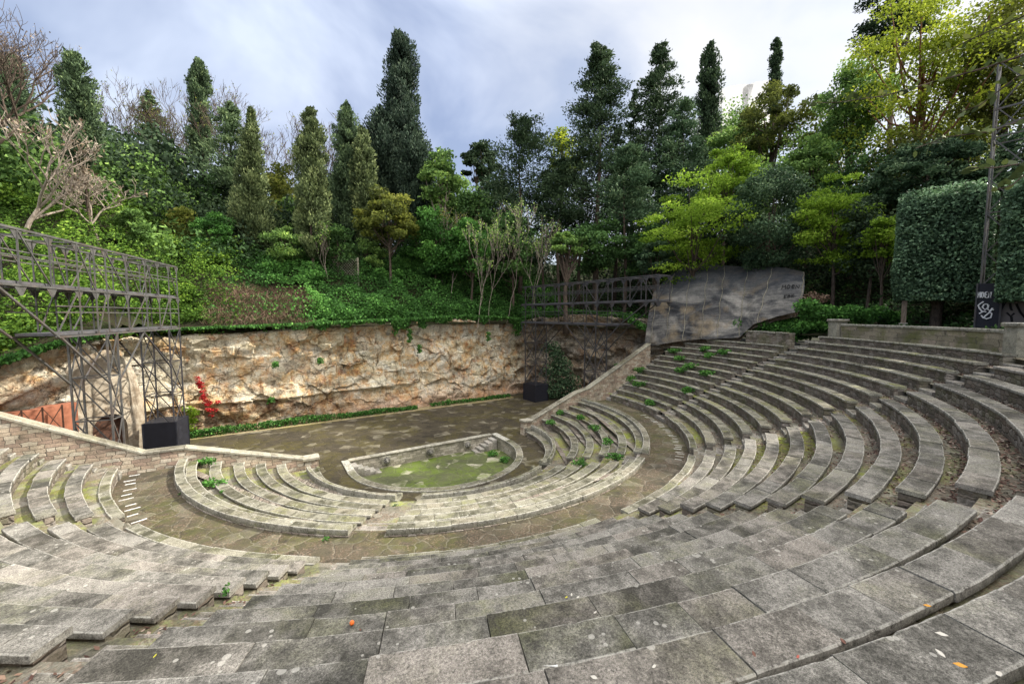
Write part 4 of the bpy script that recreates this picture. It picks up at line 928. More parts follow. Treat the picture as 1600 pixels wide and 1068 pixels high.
def tree(kind,label,px,ytop,wpx,t=None,ybase=None,ycrown=None,mat='cyp',seed=1,n_=6000,bark='bark',cat='tree',group='trees on the slope behind the stage',name=None,**k):
    n_=int(n_*1.5) if kind!='bare' else n_
    if t is None: q=hit(px,ybase); t=float((q-CAM)@FW)
    else: q=at(px,ybase or 480,t)
    u,v=float(q[0]),float(q[1]); z0=float(H(u,v))-.15
    zt=at(px,ytop,t)[2]; h=float(zt-z0); w=wpx*t/FPX/math.sqrt(1+((px-800)/FPX)**2)
    zc=float(at(px,ycrown,t)[2]-z0) if ycrown else h*.08
    zc=max(.1,min(zc,h*.8))
    L=k.pop('L',None) or max(.18,min(.46,2.9*t/FPX*1.6))
    root=thing(name or {'cyp':'cypress_tree','col':'cypress_tree','spr':'conifer_tree','cone':'cypress_tree','brd':'broadleaf_tree','bare':'bare_tree'}[kind],label,cat,(u,v,z0),group)
    m=MB(); br=[]
    if kind in ('cyp','col','cone'):
        w*=.86
        V,T=crown_cypress(h,w,zc,n_,seed,kind,L); trunk_tube(m,(0,0,-.6),(0,0,h*.9),max(.10,w*.055),.03,seed=seed)
    elif kind=='spr':
        V,T,br=crown_spruce(h,w,zc,k.get('nb',60),max(10,n_//k.get('nb',60)),seed,L,k.get('droop',.1),k.get('taper',.85)); trunk_tube(m,(0,0,-.6),(0,0,h*.97),max(.12,h*.013),.03,seed=seed)
        for a,b in br[::2]: m.tube([a,b],[.045,.015],4,cap=False)
    elif kind=='brd':
        nc=k.get('nc',40); V,T,br=crown_broad(h,w,k.get('d',w),zc,nc,n_//nc,seed,L,k.get('flat',.55),k.get('cr',.17),k.get('hollow',.5))
        tr=k.get('tr',max(.09,h*.014)); top=(w*.04,0,zc+(h-zc)*.55); trunk_tube(m,(0,0,-.6),top,tr,tr*.35,seed=seed)
        for b in br[::max(1,nc//k.get('limbs',14))]:
            f=random.Random(int(b[2]*100)).uniform(.45,.95); s=np.array(top)*f; s[2]=max(s[2],zc*.6); mid=(s+b)/2+np.array([0,0,-.04*h]); m.tube([s,mid,b],[tr*.45,tr*.3,.02],5,cap=False)
    if kind=='bare':
        tips=[]; bare_branches(m,seed,(0,0,-.5),h*k.get('seg',.30),k.get('spread',.8),k.get('depth',5),k.get('tr',.16),k.get('lean',(0,0)),k.get('up',.55),k.get('ntw',3),tips,k.get('minr',.014))
        m.build('branches',MAT[bark],root,smooth=True,world=False)
        if n_>0:
            g=np.random.default_rng(seed); tp=np.array(tips); c=tp[g.integers(0,len(tp),n_)]+g.normal(size=(n_,3))*.18
            build_leaves('withered_leaves',leaf_quads(c,None,L,L*.6),g.random(n_),LM[mat],root,False)
        return root
    m.build('trunk',MAT[bark],root,smooth=True,world=False)
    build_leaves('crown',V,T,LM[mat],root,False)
    return root
# --- left slope
tree('cyp','broad dark cypress behind the pale bare tree, at the left edge',38,100,100,t=46,ybase=300,ycrown=300,mat='cyp',seed=11,n_=7000,L=.34)
tree('cyp','tall dull green cypress with a bare lower trunk, second from the left edge',140,96,76,ybase=372,ycrown=262,mat='cyp',seed=12,n_=9000)
tree('spr','young pointed conifer with open tiers, right of the tall left cypress',243,148,92,ybase=330,ycrown=285,mat='cyp',seed=13,n_=6500,nb=70)
tree('col','slim column cypress overgrown with yellowing ivy, among bare trees',318,106,46,t=52,ybase=330,ycrown=262,mat='cyp',seed=14,n_=7000)
tree('spr','ragged conifer with a bare mast like top, left of the grey green cypress',366,165,84,t=46,ybase=340,ycrown=300,mat='cyp',seed=15,n_=6000,nb=60,taper=.6)
tree('cone','stout grey green cone shaped cypress over the ivy bank',398,180,92,t=42,ybase=400,ycrown=385,mat='cypo',seed=16,n_=11000)
tree('cyp','narrow olive cypress with foliage to the ground, left of the twin cypress',491,178,60,t=41.5,ybase=420,ycrown=402,mat='cypo',seed=17,n_=11000)
tree('cyp','dark green twin topped cypress left of the giant cypress',548,174,60,t=47,ybase=400,ycrown=385,mat='cyp',seed=18,n_=10000)
tree('cyp','lighter flank cypress pressed against the twin topped one',572,205,44,t=46,ybase=400,ycrown=380,mat='cypo',seed=19,n_=6000)
tree('col','giant blue green cypress, the tallest tree against the sky',630,64,72,t=53,ybase=380,ycrown=330,mat='cypb',seed=20,n_=15000,L=.40)
tree('cyp','squat dark cypress at the foot of the giant one',600,182,74,t=51,ybase=380,ycrown=330,mat='cypb',seed=21,n_=8000)
tree('cyp','broad lower cypress to the right of the giant trunk',650,205,72,t=50,ybase=380,ycrown=345,mat='cypb',seed=22,n_=8000)
tree('brd','rounded yellow green bush like tree in front of the giant cypress',608,292,92,t=43,ybase=425,ycrown=398,mat='olive',seed=23,n_=6000,nc=55,cr=.15)
tree('brd','thin grey green tree with bare white stems, right of the giant cypress',690,222,60,t=48,ybase=390,ycrown=345,mat='green',seed=24,n_=4200,nc=45,cr=.14,bark='palebark')
tree('brd','small flat topped pine in the gap behind the centre',752,228,62,t=62,ybase=380,ycrown=285,mat='dark',seed=25,n_=4500,nc=36,flat=.35,cr=.2)
tree('spr','blackish flat topped cedar right of the centre gap',812,192,120,t=52,ybase=395,ycrown=330,mat='dark',seed=26,n_=9000,nb=70,taper=.35,droop=.25)
tree('brd','yellow leaved thin tree peeping behind the blackish cedar',877,200,52,t=60,ybase=400,ycrown=300,mat='yel',seed=27,n_=1600,nc=30,cr=.14)
tree('spr','big dark spiky conifer, the leftmost of the tall right hand group',932,80,132,t=52,ybase=395,ycrown=350,mat='dark',seed=28,n_=19000,nb=150,taper=.7)
tree('spr','small spindly conifer top between the two tall spiky ones',986,148,60,t=58,ybase=395,ycrown=300,mat='dark',seed=29,n_=3500,nb=50)
tree('spr','tall open spiky conifer with a visible stem, second of the right hand group',1025,80,100,t=55,ybase=395,ycrown=330,mat='dark',seed=30,n_=13000,nb=115,taper=.6)
tree('cyp','slim dark leaning cypress spire, third of the right hand group',1100,82,44,t=60,ybase=390,ycrown=280,mat='dark',seed=31,n_=6000)
tree('col','lone thin cypress spire on the skyline near the white clouds',1203,72,27,t=95,ybase=330,ycrown=200,mat='dark',seed=32,n_=4500,L=.5)
tree('spr','dense dusky conifer mass below the leaning spire',1060,165,110,t=51,ybase=400,ycrown=350,mat='oak',seed=33,n_=10000,nb=80,taper=.5)
tree('spr','dusky conifer with a long bare stem, before the tall spiky ones',975,230,92,t=46,ybase=400,ycrown=345,mat='oak',seed=34,n_=7000,nb=60,taper=.5)
tree('spr','dim conifer filling the gap right of the blackish cedar',876,250,66,t=50,ybase=400,ycrown=350,mat='dark',seed=35,n_=5000,nb=50,taper=.5)
# more of the wood: filling trees
BACK=[('spr',195,262,70,52,'oak','dusky small conifer in the gap between the two left cypresses'),('brd',280,235,80,54,'green','green bushy tree at the foot of the ivied column'),('brd',345,262,80,50,'ivyd','dark bushy tree under the ragged conifer'),('brd',445,255,80,52,'olive','yellowish bushy tree between grey green cone and narrow olive cypress'),('brd',455,300,60,48,'green','low green tree left of the narrow olive cypress'),('brd',520,262,66,52,'dark','dark tree in the slot between narrow olive and twin topped cypress'),
('brd',705,262,84,55,'green','fuller green tree behind the white stemmed one'),('brd',735,285,84,52,'ivyd','dim round tree in the centre gap, before the small pine'),('brd',775,262,70,58,'oak','blue green tree left of the blackish cedar'),('brd',680,320,70,46,'ivy','leafy ivy smothered tree low in the centre gap'),('brd',735,335,80,45,'ivy','ivy covered thicket tree left of the saplings'),('brd',800,330,80,47,'ivyd','dark ivy covered thicket tree under the blackish cedar'),
('spr',850,270,70,54,'dark','narrow black conifer squeezed right of the blackish cedar'),('spr',905,235,80,55,'dark','black conifer shouldering the big spiky one on its left'),('spr',960,205,70,56,'dark','black conifer shouldering the big spiky one on its right'),('spr',1000,240,90,52,'oak','dusky conifer in the middle of the right hand group'),('spr',1045,235,80,54,'dark','black conifer behind the dense dusky mass'),('spr',1090,215,80,54,'oak','dusky conifer right of the dense mass, left of the lime crown'),('brd',930,335,90,46,'ivyd','dark bush tree at the foot of the big spiky conifer'),('brd',1010,345,80,45,'ivyd','dark bush tree left of the tiered lime tree'),
('brd',1120,300,90,48,'dark','dark tree behind the tiered lime tree'),('brd',1245,190,90,50,'green','green tree in the dip right of the yellowing broad tree'),('brd',1160,250,80,46,'green','green tree between lime crown and holm oak dome'),('brd',1330,215,110,38,'ivyd','dim tree behind the lime shrub tree'),('brd',1500,150,120,38,'olive','olive crown between golden tree and lattice mast'),('brd',1395,190,110,36,'olive','olive tree low behind the golden tree trunk'),('brd',1148,160,110,70,'green','pale green far tree hiding the foot of the white vaults'),('brd',1480,60,150,44,'yel','second golden crown behind the large golden tree'),('brd',1290,130,110,50,'olive','olive tree left of the feathery tree, on the skyline')]
for i,(kd,px,yt,wp,t,mt,lab) in enumerate(BACK):
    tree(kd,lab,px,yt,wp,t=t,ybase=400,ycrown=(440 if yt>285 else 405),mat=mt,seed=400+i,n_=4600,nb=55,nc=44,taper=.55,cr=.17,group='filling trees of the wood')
SHR=[(205,322,66,400,'green','leafy shrub tree below the young conifer on the left slope'),(288,318,60,405,'olive','olive shrub tree at the foot of the ivied column'),(338,330,70,410,'ivy','green shrub tree left of the grey green cone'),(445,345,64,425,'green','shrub tree between grey green cone and narrow olive cypress, low down'),(528,350,56,430,'ivyd','dim shrub tree behind the wire fence'),(575,372,60,435,'green','shrub tree just right of the wire fence'),(660,345,66,430,'ivy','shrub tree right of the yellow green bush'),(708,372,60,440,'green','light shrub tree left of the saplings'),(762,378,66,445,'ivy','shrub tree behind the saplings'),(815,372,60,445,'ivyd','dim shrub tree above the left end of the right gantry'),(920,372,70,440,'ivy','shrub tree above the middle of the right gantry'),(965,382,60,445,'green','light shrub tree above the right half of the right gantry')]
for i,(px,yt,wp,yb,mt,lab) in enumerate(SHR):
    tree('brd',lab,px,yt,wp,ybase=yb,ycrown=yb-8,mat=mt,seed=500+i,n_=2600,nc=34,cr=.18,name='shrub_tree',group='shrub trees at the edge of the wood',L=.24)
# bare trees
for (px,yt,wp,t,sd,lab) in ((215,112,90,58,41,'leafless fine twigged tree left of the ivied column cypress'),(268,140,70,60,42,'leafless fine twigged tree just left of the ivied column'),(385,112,90,60,43,'leafless wide crowned tree behind the ragged conifer'),(440,118,90,58,44,'leafless tree standing left of the narrow olive cypress'),(520,158,80,56,45,'leafless tree with a few yellow leaves behind the twin topped cypress')):
    tree('bare',lab,px,yt,wp,t=t,ybase=330,mat='olive',seed=sd,n_=260,spread=.75,depth=6,tr=.17,seg=.27,minr=.020,group='leafless trees on the skyline',L=.26)
tree('bare','pale twisted leafless tree with a leaning stem, at the left edge',30,130,110,ybase=375,mat='pinkdry',seed=46,n_=420,spread=.95,depth=5,tr=.17,seg=.29,bark='palebark',minr=.022,lean=(.1,0),group='pale bare trees on the left slope',L=.24)
tree('bare','small pale twisted tree growing before the tall left cypress',156,235,80,ybase=382,mat='pinkdry',seed=47,n_=120,spread=1.1,depth=5,tr=.13,seg=.29,bark='palebark',minr=.020,up=.2,group='pale bare trees on the left slope',L=.22)
tree('bare','tall leafless tree spreading twigs into the top left corner',-30,-60,200,t=30,ybase=380,mat='pinkdry',seed=48,n_=520,spread=.95,depth=6,tr=.22,seg=.27,bark='bark',minr=.016,lean=(.15,-.05),L=.16)
# saplings and small growth along the bank
for (px,yt,yb,t,sd,mt,lab) in ((765,330,440,44,51,'green','spindly pale stemmed sapling left of the right gantry'),(790,300,440,45,52,'green','tallest spindly sapling left of the right gantry'),(838,322,438,43,53,'green','pale thin sapling right above the gantry end'),(700,300,400,45,54,'olive','thin sapling with a yellow tuft right of the olive bush'),(515,330,430,41,55,'green','straggly sapling at the foot of the olive cypress'),(745,345,430,42,56,'green','low straggly sapling in the centre of the bank')):
    tree('bare',lab,px,yt,40,t=t,ybase=yb,mat=mt,seed=sd,n_=620,spread=.45,depth=4,tr=.04,seg=.34,bark='palebark',minr=.018,up=.9,group='saplings on the ivy bank',L=.22)
tree('brd','little tree on an ivy clad stem above the right gantry',885,362,62,t=43,ybase=440,ycrown=402,mat='green',seed=57,n_=2600,nc=26,cr=.16,tr=.3)
tree('brd','small dark round topped tree at the left end of the netting',1021,376,66,t=41.5,ybase=485,ycrown=432,mat='oak',seed=58,n_=3600,nc=30,cr=.17)
# --- right slope
G2_='trees on the right hand slope'
tree('brd','bright lime tree with tiered branches hanging over the netting',1080,262,185,t=40,ybase=430,ycrown=452,mat='lime',seed=61,n_=8500,nc=95,flat=.3,cr=.13,hollow=.3,group=G2_,L=.26)
tree('brd','upper lime green crown rising right of the dusky conifers',1130,222,100,t=44,ybase=420,ycrown=350,mat='lime',seed=62,n_=6000,nc=60,flat=.35,cr=.14,group=G2_,L=.26)
tree('brd','dense blue green holm oak dome above the netting',1195,258,130,t=37,ybase=440,ycrown=425,mat='oak',seed=63,n_=15000,nc=90,cr=.15,group=G2_,L=.22,hollow=.75)
tree('brd','lime leaved shrub tree right of the holm oak dome',1300,262,140,t=33,ybase=440,ycrown=440,mat='lime',seed=64,n_=8500,nc=90,flat=.35,cr=.13,group=G2_,L=.22)
tree('brd','yellowing broad tree under the lone spire',1200,138,140,t=52,ybase=330,ycrown=265,mat='olive',seed=65,n_=6500,nc=60,cr=.13,group=G2_,L=.34)
tree('brd','green broadleaf wood tree behind the yellowing one',1150,185,110,t=56,ybase=330,ycrown=300,mat='green',seed=66,n_=6000,nc=50,cr=.15,group=G2_,L=.36)
tree('brd','tall feathery olive green tree with twin dark stems',1325,88,120,t=42,ybase=300,ycrown=250,mat='green',seed=67,n_=8500,nc=80,cr=.13,group=G2_,L=.30)
tree('brd','mid green tree filling the hollow below the feathery tree',1265,215,110,t=42,ybase=340,ycrown=320,mat='green',seed=68,n_=7000,nc=55,cr=.16,group=G2_,L=.30)
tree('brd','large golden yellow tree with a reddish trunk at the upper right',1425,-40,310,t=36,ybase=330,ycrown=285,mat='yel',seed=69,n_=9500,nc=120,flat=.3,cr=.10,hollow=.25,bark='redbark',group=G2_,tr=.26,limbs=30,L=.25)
tree('brd','dark umbrella pine crown showing behind the golden tree',1385,-20,150,t=56,ybase=300,ycrown=95,mat='dark',seed=70,n_=8000,nc=50,flat=.4,cr=.16,group=G2_,L=.4)
tree('brd','yellow green tree at the right edge behind the lattice mast',1560,-40,230,t=34,ybase=320,ycrown=230,mat='olive',seed=71,n_=13000,nc=130,cr=.11,group=G2_,L=.26)
tree('brd','dark broad evergreen under the golden tree, behind the clipped block',1440,222,200,t=32,ybase=380,ycrown=330,mat='oak',seed=72,n_=13000,nc=90,flat=.5,cr=.14,group=G2_,L=.24,hollow=.7)
tree('brd','dark evergreen wood behind the lattice mast',1580,195,170,t=30,ybase=400,ycrown=360,mat='oak',seed=73,n_=9000,nc=70,cr=.15,group=G2_,L=.24)
tree('brd','shadowy evergreen thicket between lime shrub and clipped block',1355,300,110,t=31,ybase=480,ycrown=440,mat='dark',seed=74,n_=7000,nc=50,cr=.17,group=G2_,L=.24)
tree('brd','small green shrub tree beside the clipped block',1375,330,70,t=29,ybase=470,ycrown=425,mat='lime',seed=75,n_=2200,nc=26,cr=.16,group=G2_,L=.22)
# clipped trees: leaf covered blocks
def clipped(label,px0,px1,yt,yb,t,seed,dep,trunk=True):
    c=800+FPX*math.tan((math.atan((px1-800)/FPX)+math.atan((px0-800)/FPX))/2); q=at(c,500,t); u,v=float(q[0]),float(q[1]); z0=float(H(u,v))-.1; w=(px1-px0)*t/FPX; zt=float(at(c,yt,t)[2])-z0; zb=float(at(c,yb,t)[2])-z0
    fd=np.array([u-CAM[0],v-CAM[1]]); rho=np.linalg.norm(fd); fd/=rho; w=2*(rho-dep/2)*math.tan((math.atan((px1-800)/FPX)-math.atan((px0-800)/FPX))/2)*1.02
    root=thing('clipped_tree',label,'clipped tree',(u,v,z0),'clipped block shaped trees behind the top parapet',rotz=0)
    g=np.random.default_rng(seed); n_=26000
    s=g.random((n_,3))*2-1; ax=g.integers(0,6,n_); 
    for i in range(6):
        k=ax==i
        if i<2: s[k,1]=1 if i else -1
        elif i<3: s[k,2]=1
        elif i<5: s[k,0]=1 if i==3 else -1
        else: s[k,2]=np.where(g.random(k.sum())<.5,1,-1)
    sg=np.sign(s); s=sg*np.abs(s)**.92
    rr=np.linalg.norm(s*np.array([1,1,.9]),axis=1); s=s*np.minimum(1,1.36/rr)[:,None]
    ln=1+.05*sn(s[:,0]*4,s[:,1]*4,s[:,2]*4,seed=seed)-.10*g.random(n_)**2; s=s*ln[:,None]
    loc=np.stack([s[:,0]*w/2,s[:,1]*dep/2,(s[:,2]+1)/2*(zt-zb)+zb],1)
    k=s[:,2]>.93; loc[k,2]+=.5*g.random(k.sum())**3
    rx,ry=fd[1],-fd[0]; fx,fy=fd[0],fd[1]
    P=np.stack([loc[:,0]*rx+loc[:,1]*fx,loc[:,0]*ry+loc[:,1]*fy,loc[:,2]],1)
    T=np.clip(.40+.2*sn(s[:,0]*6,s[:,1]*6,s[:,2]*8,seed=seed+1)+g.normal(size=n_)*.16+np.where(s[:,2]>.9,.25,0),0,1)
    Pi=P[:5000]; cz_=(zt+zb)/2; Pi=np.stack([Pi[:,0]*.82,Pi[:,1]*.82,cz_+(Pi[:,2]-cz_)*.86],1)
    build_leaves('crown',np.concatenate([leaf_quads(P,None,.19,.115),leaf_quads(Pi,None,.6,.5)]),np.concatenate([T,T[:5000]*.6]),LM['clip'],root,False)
    m=MB(); trunk_tube(m,(0,0,-.5),(0,0,zb+1.2),.30,.24,9)
    for a in range(5): m.tube([(0,0,zb-.5),(w*.3*math.cos(a*1.3),dep*.3*math.sin(a*1.3),zb+2.2)],[.15,.05],6,cap=False)
    m.build('trunk',MAT['bark'],root,True,False)
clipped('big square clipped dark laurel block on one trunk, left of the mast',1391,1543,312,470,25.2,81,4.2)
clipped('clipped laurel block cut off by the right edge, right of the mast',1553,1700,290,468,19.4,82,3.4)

# ---------------------------------------------------------------- ground cover on the banks
def scatter(n_,x0,x1,y0,y1,accept,lump,seed,L,mat,name,tb=.4,kind='stuff'):
    g=np.random.default_rng(seed); u=g.uniform(x0,x1,n_*4); v=g.uniform(y0,y1,n_*4)
    d=np.hypot(u-CAM[0],v-CAM[1]); a=accept(u,v)*np.minimum(1,(32/d)**1.6); k=g.random(n_*4)<a; u=u[k][:n_]; v=v[k][:n_]
    z=H(u,v); l=np.clip(.5+.62*sn(u*.55,v*.55,seed=seed%40)+.32*sn(u*1.7,v*1.7,seed=seed%40+1),0,None)
    hgt=lump*l*(1-.5*g.random(len(u))**2)
    c=np.stack([u+g.normal(size=len(u))*.12,v+g.normal(size=len(u))*.12,z+hgt],1)
    nrm=np.tile([-.1,-.5,.7],(len(u),1)); a_=unit(np.cross(nrm,unit(g.normal(size=(len(u),3)))))
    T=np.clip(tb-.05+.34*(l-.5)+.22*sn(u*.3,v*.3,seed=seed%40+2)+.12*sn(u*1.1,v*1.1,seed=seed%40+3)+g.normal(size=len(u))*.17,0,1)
    o=build_leaves(name,leaf_quads(c,a_,L,L*.72,.55),T,LM[mat]); tag(o,None,None,kind=kind); return o
# dim undergrowth filling the wood between the trunks
def wood(n_c,per,ur,vr,ok,hr,rr_,mat,seed,L,label):
    g=np.random.default_rng(seed); C_=[];T_=[]; k=0
    while k<n_c:
        u=g.uniform(*ur); v=g.uniform(*vr)
        if not ok(u,v): continue
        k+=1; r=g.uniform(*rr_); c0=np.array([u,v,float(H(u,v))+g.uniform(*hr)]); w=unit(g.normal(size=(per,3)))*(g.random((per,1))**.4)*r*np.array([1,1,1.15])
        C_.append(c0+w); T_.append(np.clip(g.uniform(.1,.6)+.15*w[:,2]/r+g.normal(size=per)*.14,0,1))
    o=build_leaves('undergrowth',leaf_quads(np.concatenate(C_),None,L,L*.6),np.concatenate(T_),LM[mat]); tag(o,label,'undergrowth',kind='stuff')
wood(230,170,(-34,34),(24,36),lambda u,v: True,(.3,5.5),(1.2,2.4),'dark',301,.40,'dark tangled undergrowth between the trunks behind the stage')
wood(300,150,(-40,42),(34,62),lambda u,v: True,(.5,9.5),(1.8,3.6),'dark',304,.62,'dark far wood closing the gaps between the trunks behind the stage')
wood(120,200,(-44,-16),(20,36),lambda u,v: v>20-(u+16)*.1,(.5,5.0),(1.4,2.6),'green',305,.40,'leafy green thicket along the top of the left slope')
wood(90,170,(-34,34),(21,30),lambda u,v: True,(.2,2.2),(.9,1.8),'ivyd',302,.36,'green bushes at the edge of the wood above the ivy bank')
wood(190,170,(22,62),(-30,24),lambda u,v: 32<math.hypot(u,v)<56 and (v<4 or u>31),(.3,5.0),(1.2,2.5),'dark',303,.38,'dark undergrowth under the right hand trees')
acc=lambda u,v: (~in_poly(u,v,HOLE)).astype(float)
def accl(u,v): return acc(u,v)*(u<-11+.0*v)*(1-sstep(u+.4*sn(v*.5,u*.3,seed=77),-14,-10))
def accc(u,v): return acc(u,v)*sstep(u+.5*sn(v*.6,u*.4,seed=78),-13.5,-9)*np.where((np.abs(u+9.5)<3.6)&(v<18.6),.12,1)
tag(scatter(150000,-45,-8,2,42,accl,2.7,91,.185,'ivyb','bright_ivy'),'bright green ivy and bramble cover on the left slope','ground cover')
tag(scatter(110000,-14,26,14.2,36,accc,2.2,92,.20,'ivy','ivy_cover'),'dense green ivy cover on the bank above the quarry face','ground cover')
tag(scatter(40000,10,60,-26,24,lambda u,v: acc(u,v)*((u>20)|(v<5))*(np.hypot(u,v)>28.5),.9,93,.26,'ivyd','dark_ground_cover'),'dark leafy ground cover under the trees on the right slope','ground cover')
def cover(name,label,pts,n_,r,mat,L,seed,cat='plant',group=None,zs=.7,tb=.45):
    g=np.random.default_rng(seed); P=np.array(pts,float); k=g.integers(0,len(P),n_); c=P[k]+unit(g.normal(size=(n_,3)))*(g.random((n_,1))**.4)*np.array([r,r,r*zs])
    T=np.clip(tb+.3*(c[:,2]-P[k][:,2])/r+g.normal(size=n_)*.16,0,1)
    o=build_leaves(name,leaf_quads(c,None,L,L*.7),T,LM[mat]); 
    return tag(o,label,cat,group)
# dry brush on the brow of the cliff, hanging ivy over it, ivy strip at its foot
g=np.random.default_rng(5); n_=6000; u=g.uniform(-13.6,-5.5,n_); v=g.uniform(14.2,18.8,n_); c=np.stack([u,v,H(u,v)+.9*g.random(n_)*np.clip(.6+.5*sn(u*.9,v*.9,seed=60),.1,1)],1)
tag(build_leaves('dry_brush',leaf_quads(c,np.tile([.2,-.2,.8],(n_,1)),.6,.025,.8),g.random(n_)*.7,LM['dry']),'brown dry bramble brush on the brow of the quarry face','brush',kind='stuff')
sI=np.linspace(0,1,len(Q)); n_=26000; k=g.integers(30,len(Q)-6,n_); uu=Q[k,0]
ln=np.clip(.25+.55*sn(uu*.9,0,seed=61)+.35*sn(uu*2.7,0,seed=62),.05,None)*np.where(uu<-9,.5,1)*(np.where(np.abs(uu-2.6)<1.5,2.6,1))*np.where((uu>13)&(uu<17),3.4,1)
dz=ln*g.random(n_)**1.3; side_=.45+.55*np.exp(-dz)+g.normal(size=n_)*.16
c=np.stack([Q[k,0]+nr[k,0]*(side_*.8)+g.normal(size=n_)*.12,Q[k,1]+nr[k,1]*side_*.8+g.normal(size=n_)*.12,Q[k,2]+.35-dz],1); kp=(np.abs(uu+9.5)>3.4)|(g.random(n_)<.2)
tag(build_leaves('hanging_ivy',leaf_quads(c[kp],np.tile([0,0,-1.0],(kp.sum(),1)),.24,.16,.7),np.clip(.35+.2*g.normal(size=kp.sum()),0,1),LM['ivy']),'ivy hanging over the top edge of the quarry face','ivy',kind='stuff')
n_=9000; u=np.concatenate([g.uniform(-14.8,3.2,n_*3//4),g.uniform(4.6,14.0,n_//4)]); keep_=g.random(len(u))<np.clip(.75+.5*sn(u*.8,0,seed=63),.15,1); u=u[keep_]; hh=np.clip(.42+.22*sn(u*.9,0,seed=64),.12,.9)*np.where(u>4,.7,1)
c=np.stack([u,13.35-.35*g.random(len(u))**1.5+.45*g.random(len(u)),-2.93+hh*g.random(len(u))**.7],1)
tag(build_leaves('ivy_strip',leaf_quads(c,None,.17,.12),np.clip(.4+.18*g.normal(size=len(u)),0,1),LM['ivy']),'low green ivy strip along the foot of the quarry face','ivy',kind='stuff')
n_=22000; k=g.integers(4,len(Q)-30,n_); f=g.random(n_)[:,None]; P_=np.where(f<.5,BANK[0][k]*(1-2*f)+BANK[1][k]*2*f,BANK[1][k]*(2-2*f)+BANK[2][k]*(2*f-1)); P_=P_+g.normal(size=(n_,3))*.12+np.array([0,-.1,.15]); ux=P_[:,0]
for mt_,sel,lab_ in (('ivyb',ux<-13.0+.8*sn(P_[:,2],ux,seed=66),'bright ivy creeping down to the brow of the cliff at the left'),('ivy',(ux>=-13.0+.8*sn(P_[:,2],ux,seed=66))&((np.abs(ux+9.5)>3.2)|(g.random(n_)<.15)),'ivy along the brow of the cliff')):
    tag(build_leaves('brow_ivy',leaf_quads(P_[sel],None,.27,.19),np.clip(.42+.2*g.normal(size=int(sel.sum())),0,1),LM[mt_]),lab_,'ivy',kind='stuff')
# bushes standing out of the left slope
for i,(x,y,r_,mt_,lab_) in enumerate(((30,330,1.5,'ivyb','bright bush at the left edge of the slope, under the pale bare tree'),(95,318,1.3,'green','darker green bush between the two pale bare trees'),(215,345,1.5,'ivyb','bright bush on the slope right of the small pale tree'),(262,325,1.4,'lime','lime bush on the slope under the young conifer'),(300,372,1.5,'ivyb','fluffy bright bush high on the slope, right of the gantry end'),(255,395,1.2,'green','mid green bush close above the gantry end'),(330,420,1.3,'ivyb','fluffy bright bush left of the dry brush'),(290,470,1.1,'ivyb','bright bush hanging over the cliff corner, right of the gantry'),(430,425,1.2,'ivy','green bush above the dry brush'),(480,440,1.1,'ivy','green bush right of the dry brush, near the wire fence'),(600,445,1.4,'ivy','leafy green bush right of the wire fence'),(655,430,1.5,'ivy','round leafy green bush in the middle of the ivy bank'),(720,455,1.2,'ivyd','dull green bush under the saplings'),(930,420,1.3,'ivy','bright green bush over the middle of the right gantry'))):
    q=hit(x,y); g_=random.Random(i); P=[q+np.array([g_.uniform(-r_,r_),g_.uniform(-.6,.6),g_.uniform(0,r_*.9)]) for j in range(7)]
    cover('bush',lab_,P,2600,r_*.62,mt_,.24,200+i,'bush','bushes standing out of the ivy slope',zs=.8)
# creepers and shrubs on the stage side
pts=[onaxis(x,y,1,13.15) for x,y in [(309,590),(311,597),(314,604),(317,611),(320,618),(323,625),(326,632),(329,640),(331,648),(322,630),(316,622),(327,628),(313,600),(335,640),(326,640),(340,628)]]
cover('red_creeper','bright red autumn creeper climbing the cliff, right of the left gantry box',pts,620,.24,'red',.15,101,'creeper')
pts=[at(x,y,30.5) for x,y in [(295,640),(300,655),(292,662),(303,645),(297,670)]]
cover('shrub','small yellow green shrub at the cliff foot beside the left black box',pts,420,.45,'lime',.20,102,'shrub')
pts=[at(x,y,44.5) for x,y in [(870,560),(860,580),(880,585),(868,600),(885,605),(855,610),(873,615),(893,598),(862,545),(878,570)]]
cover('shrub','dark glossy shrub behind the right black box, under the gantry',pts,3200,1.25,'oak',.26,103,'shrub',zs=.8)
for i,(x,y,a) in enumerate(((640,515,1),(655,540,.6),(500,560,.35),(423,622,.3),(763,520,.7),(700,625,.4),(430,566,.3))):
    q=onaxis(x,y,1,13.35); P=[q+np.array([.1*math.sin(j*2.1),-.05*j/6,-.22*j*a]) for j in range(6)]
    cover('cliff_tuft',['long ivy tail hanging in the middle of the quarry face','shorter ivy tail beside the long hanging one','green tuft in a crack of the upper left quarry face','little tuft low on the brown part of the quarry face','ivy tail hanging right of the middle of the quarry face','tuft just above the ivy strip at the right of the quarry face','little tuft in a crack left of the middle, over the ledge'][i],P,int(320*a)+40,.22,'ivy',.17,110+i,'plant','tufts on the quarry face')
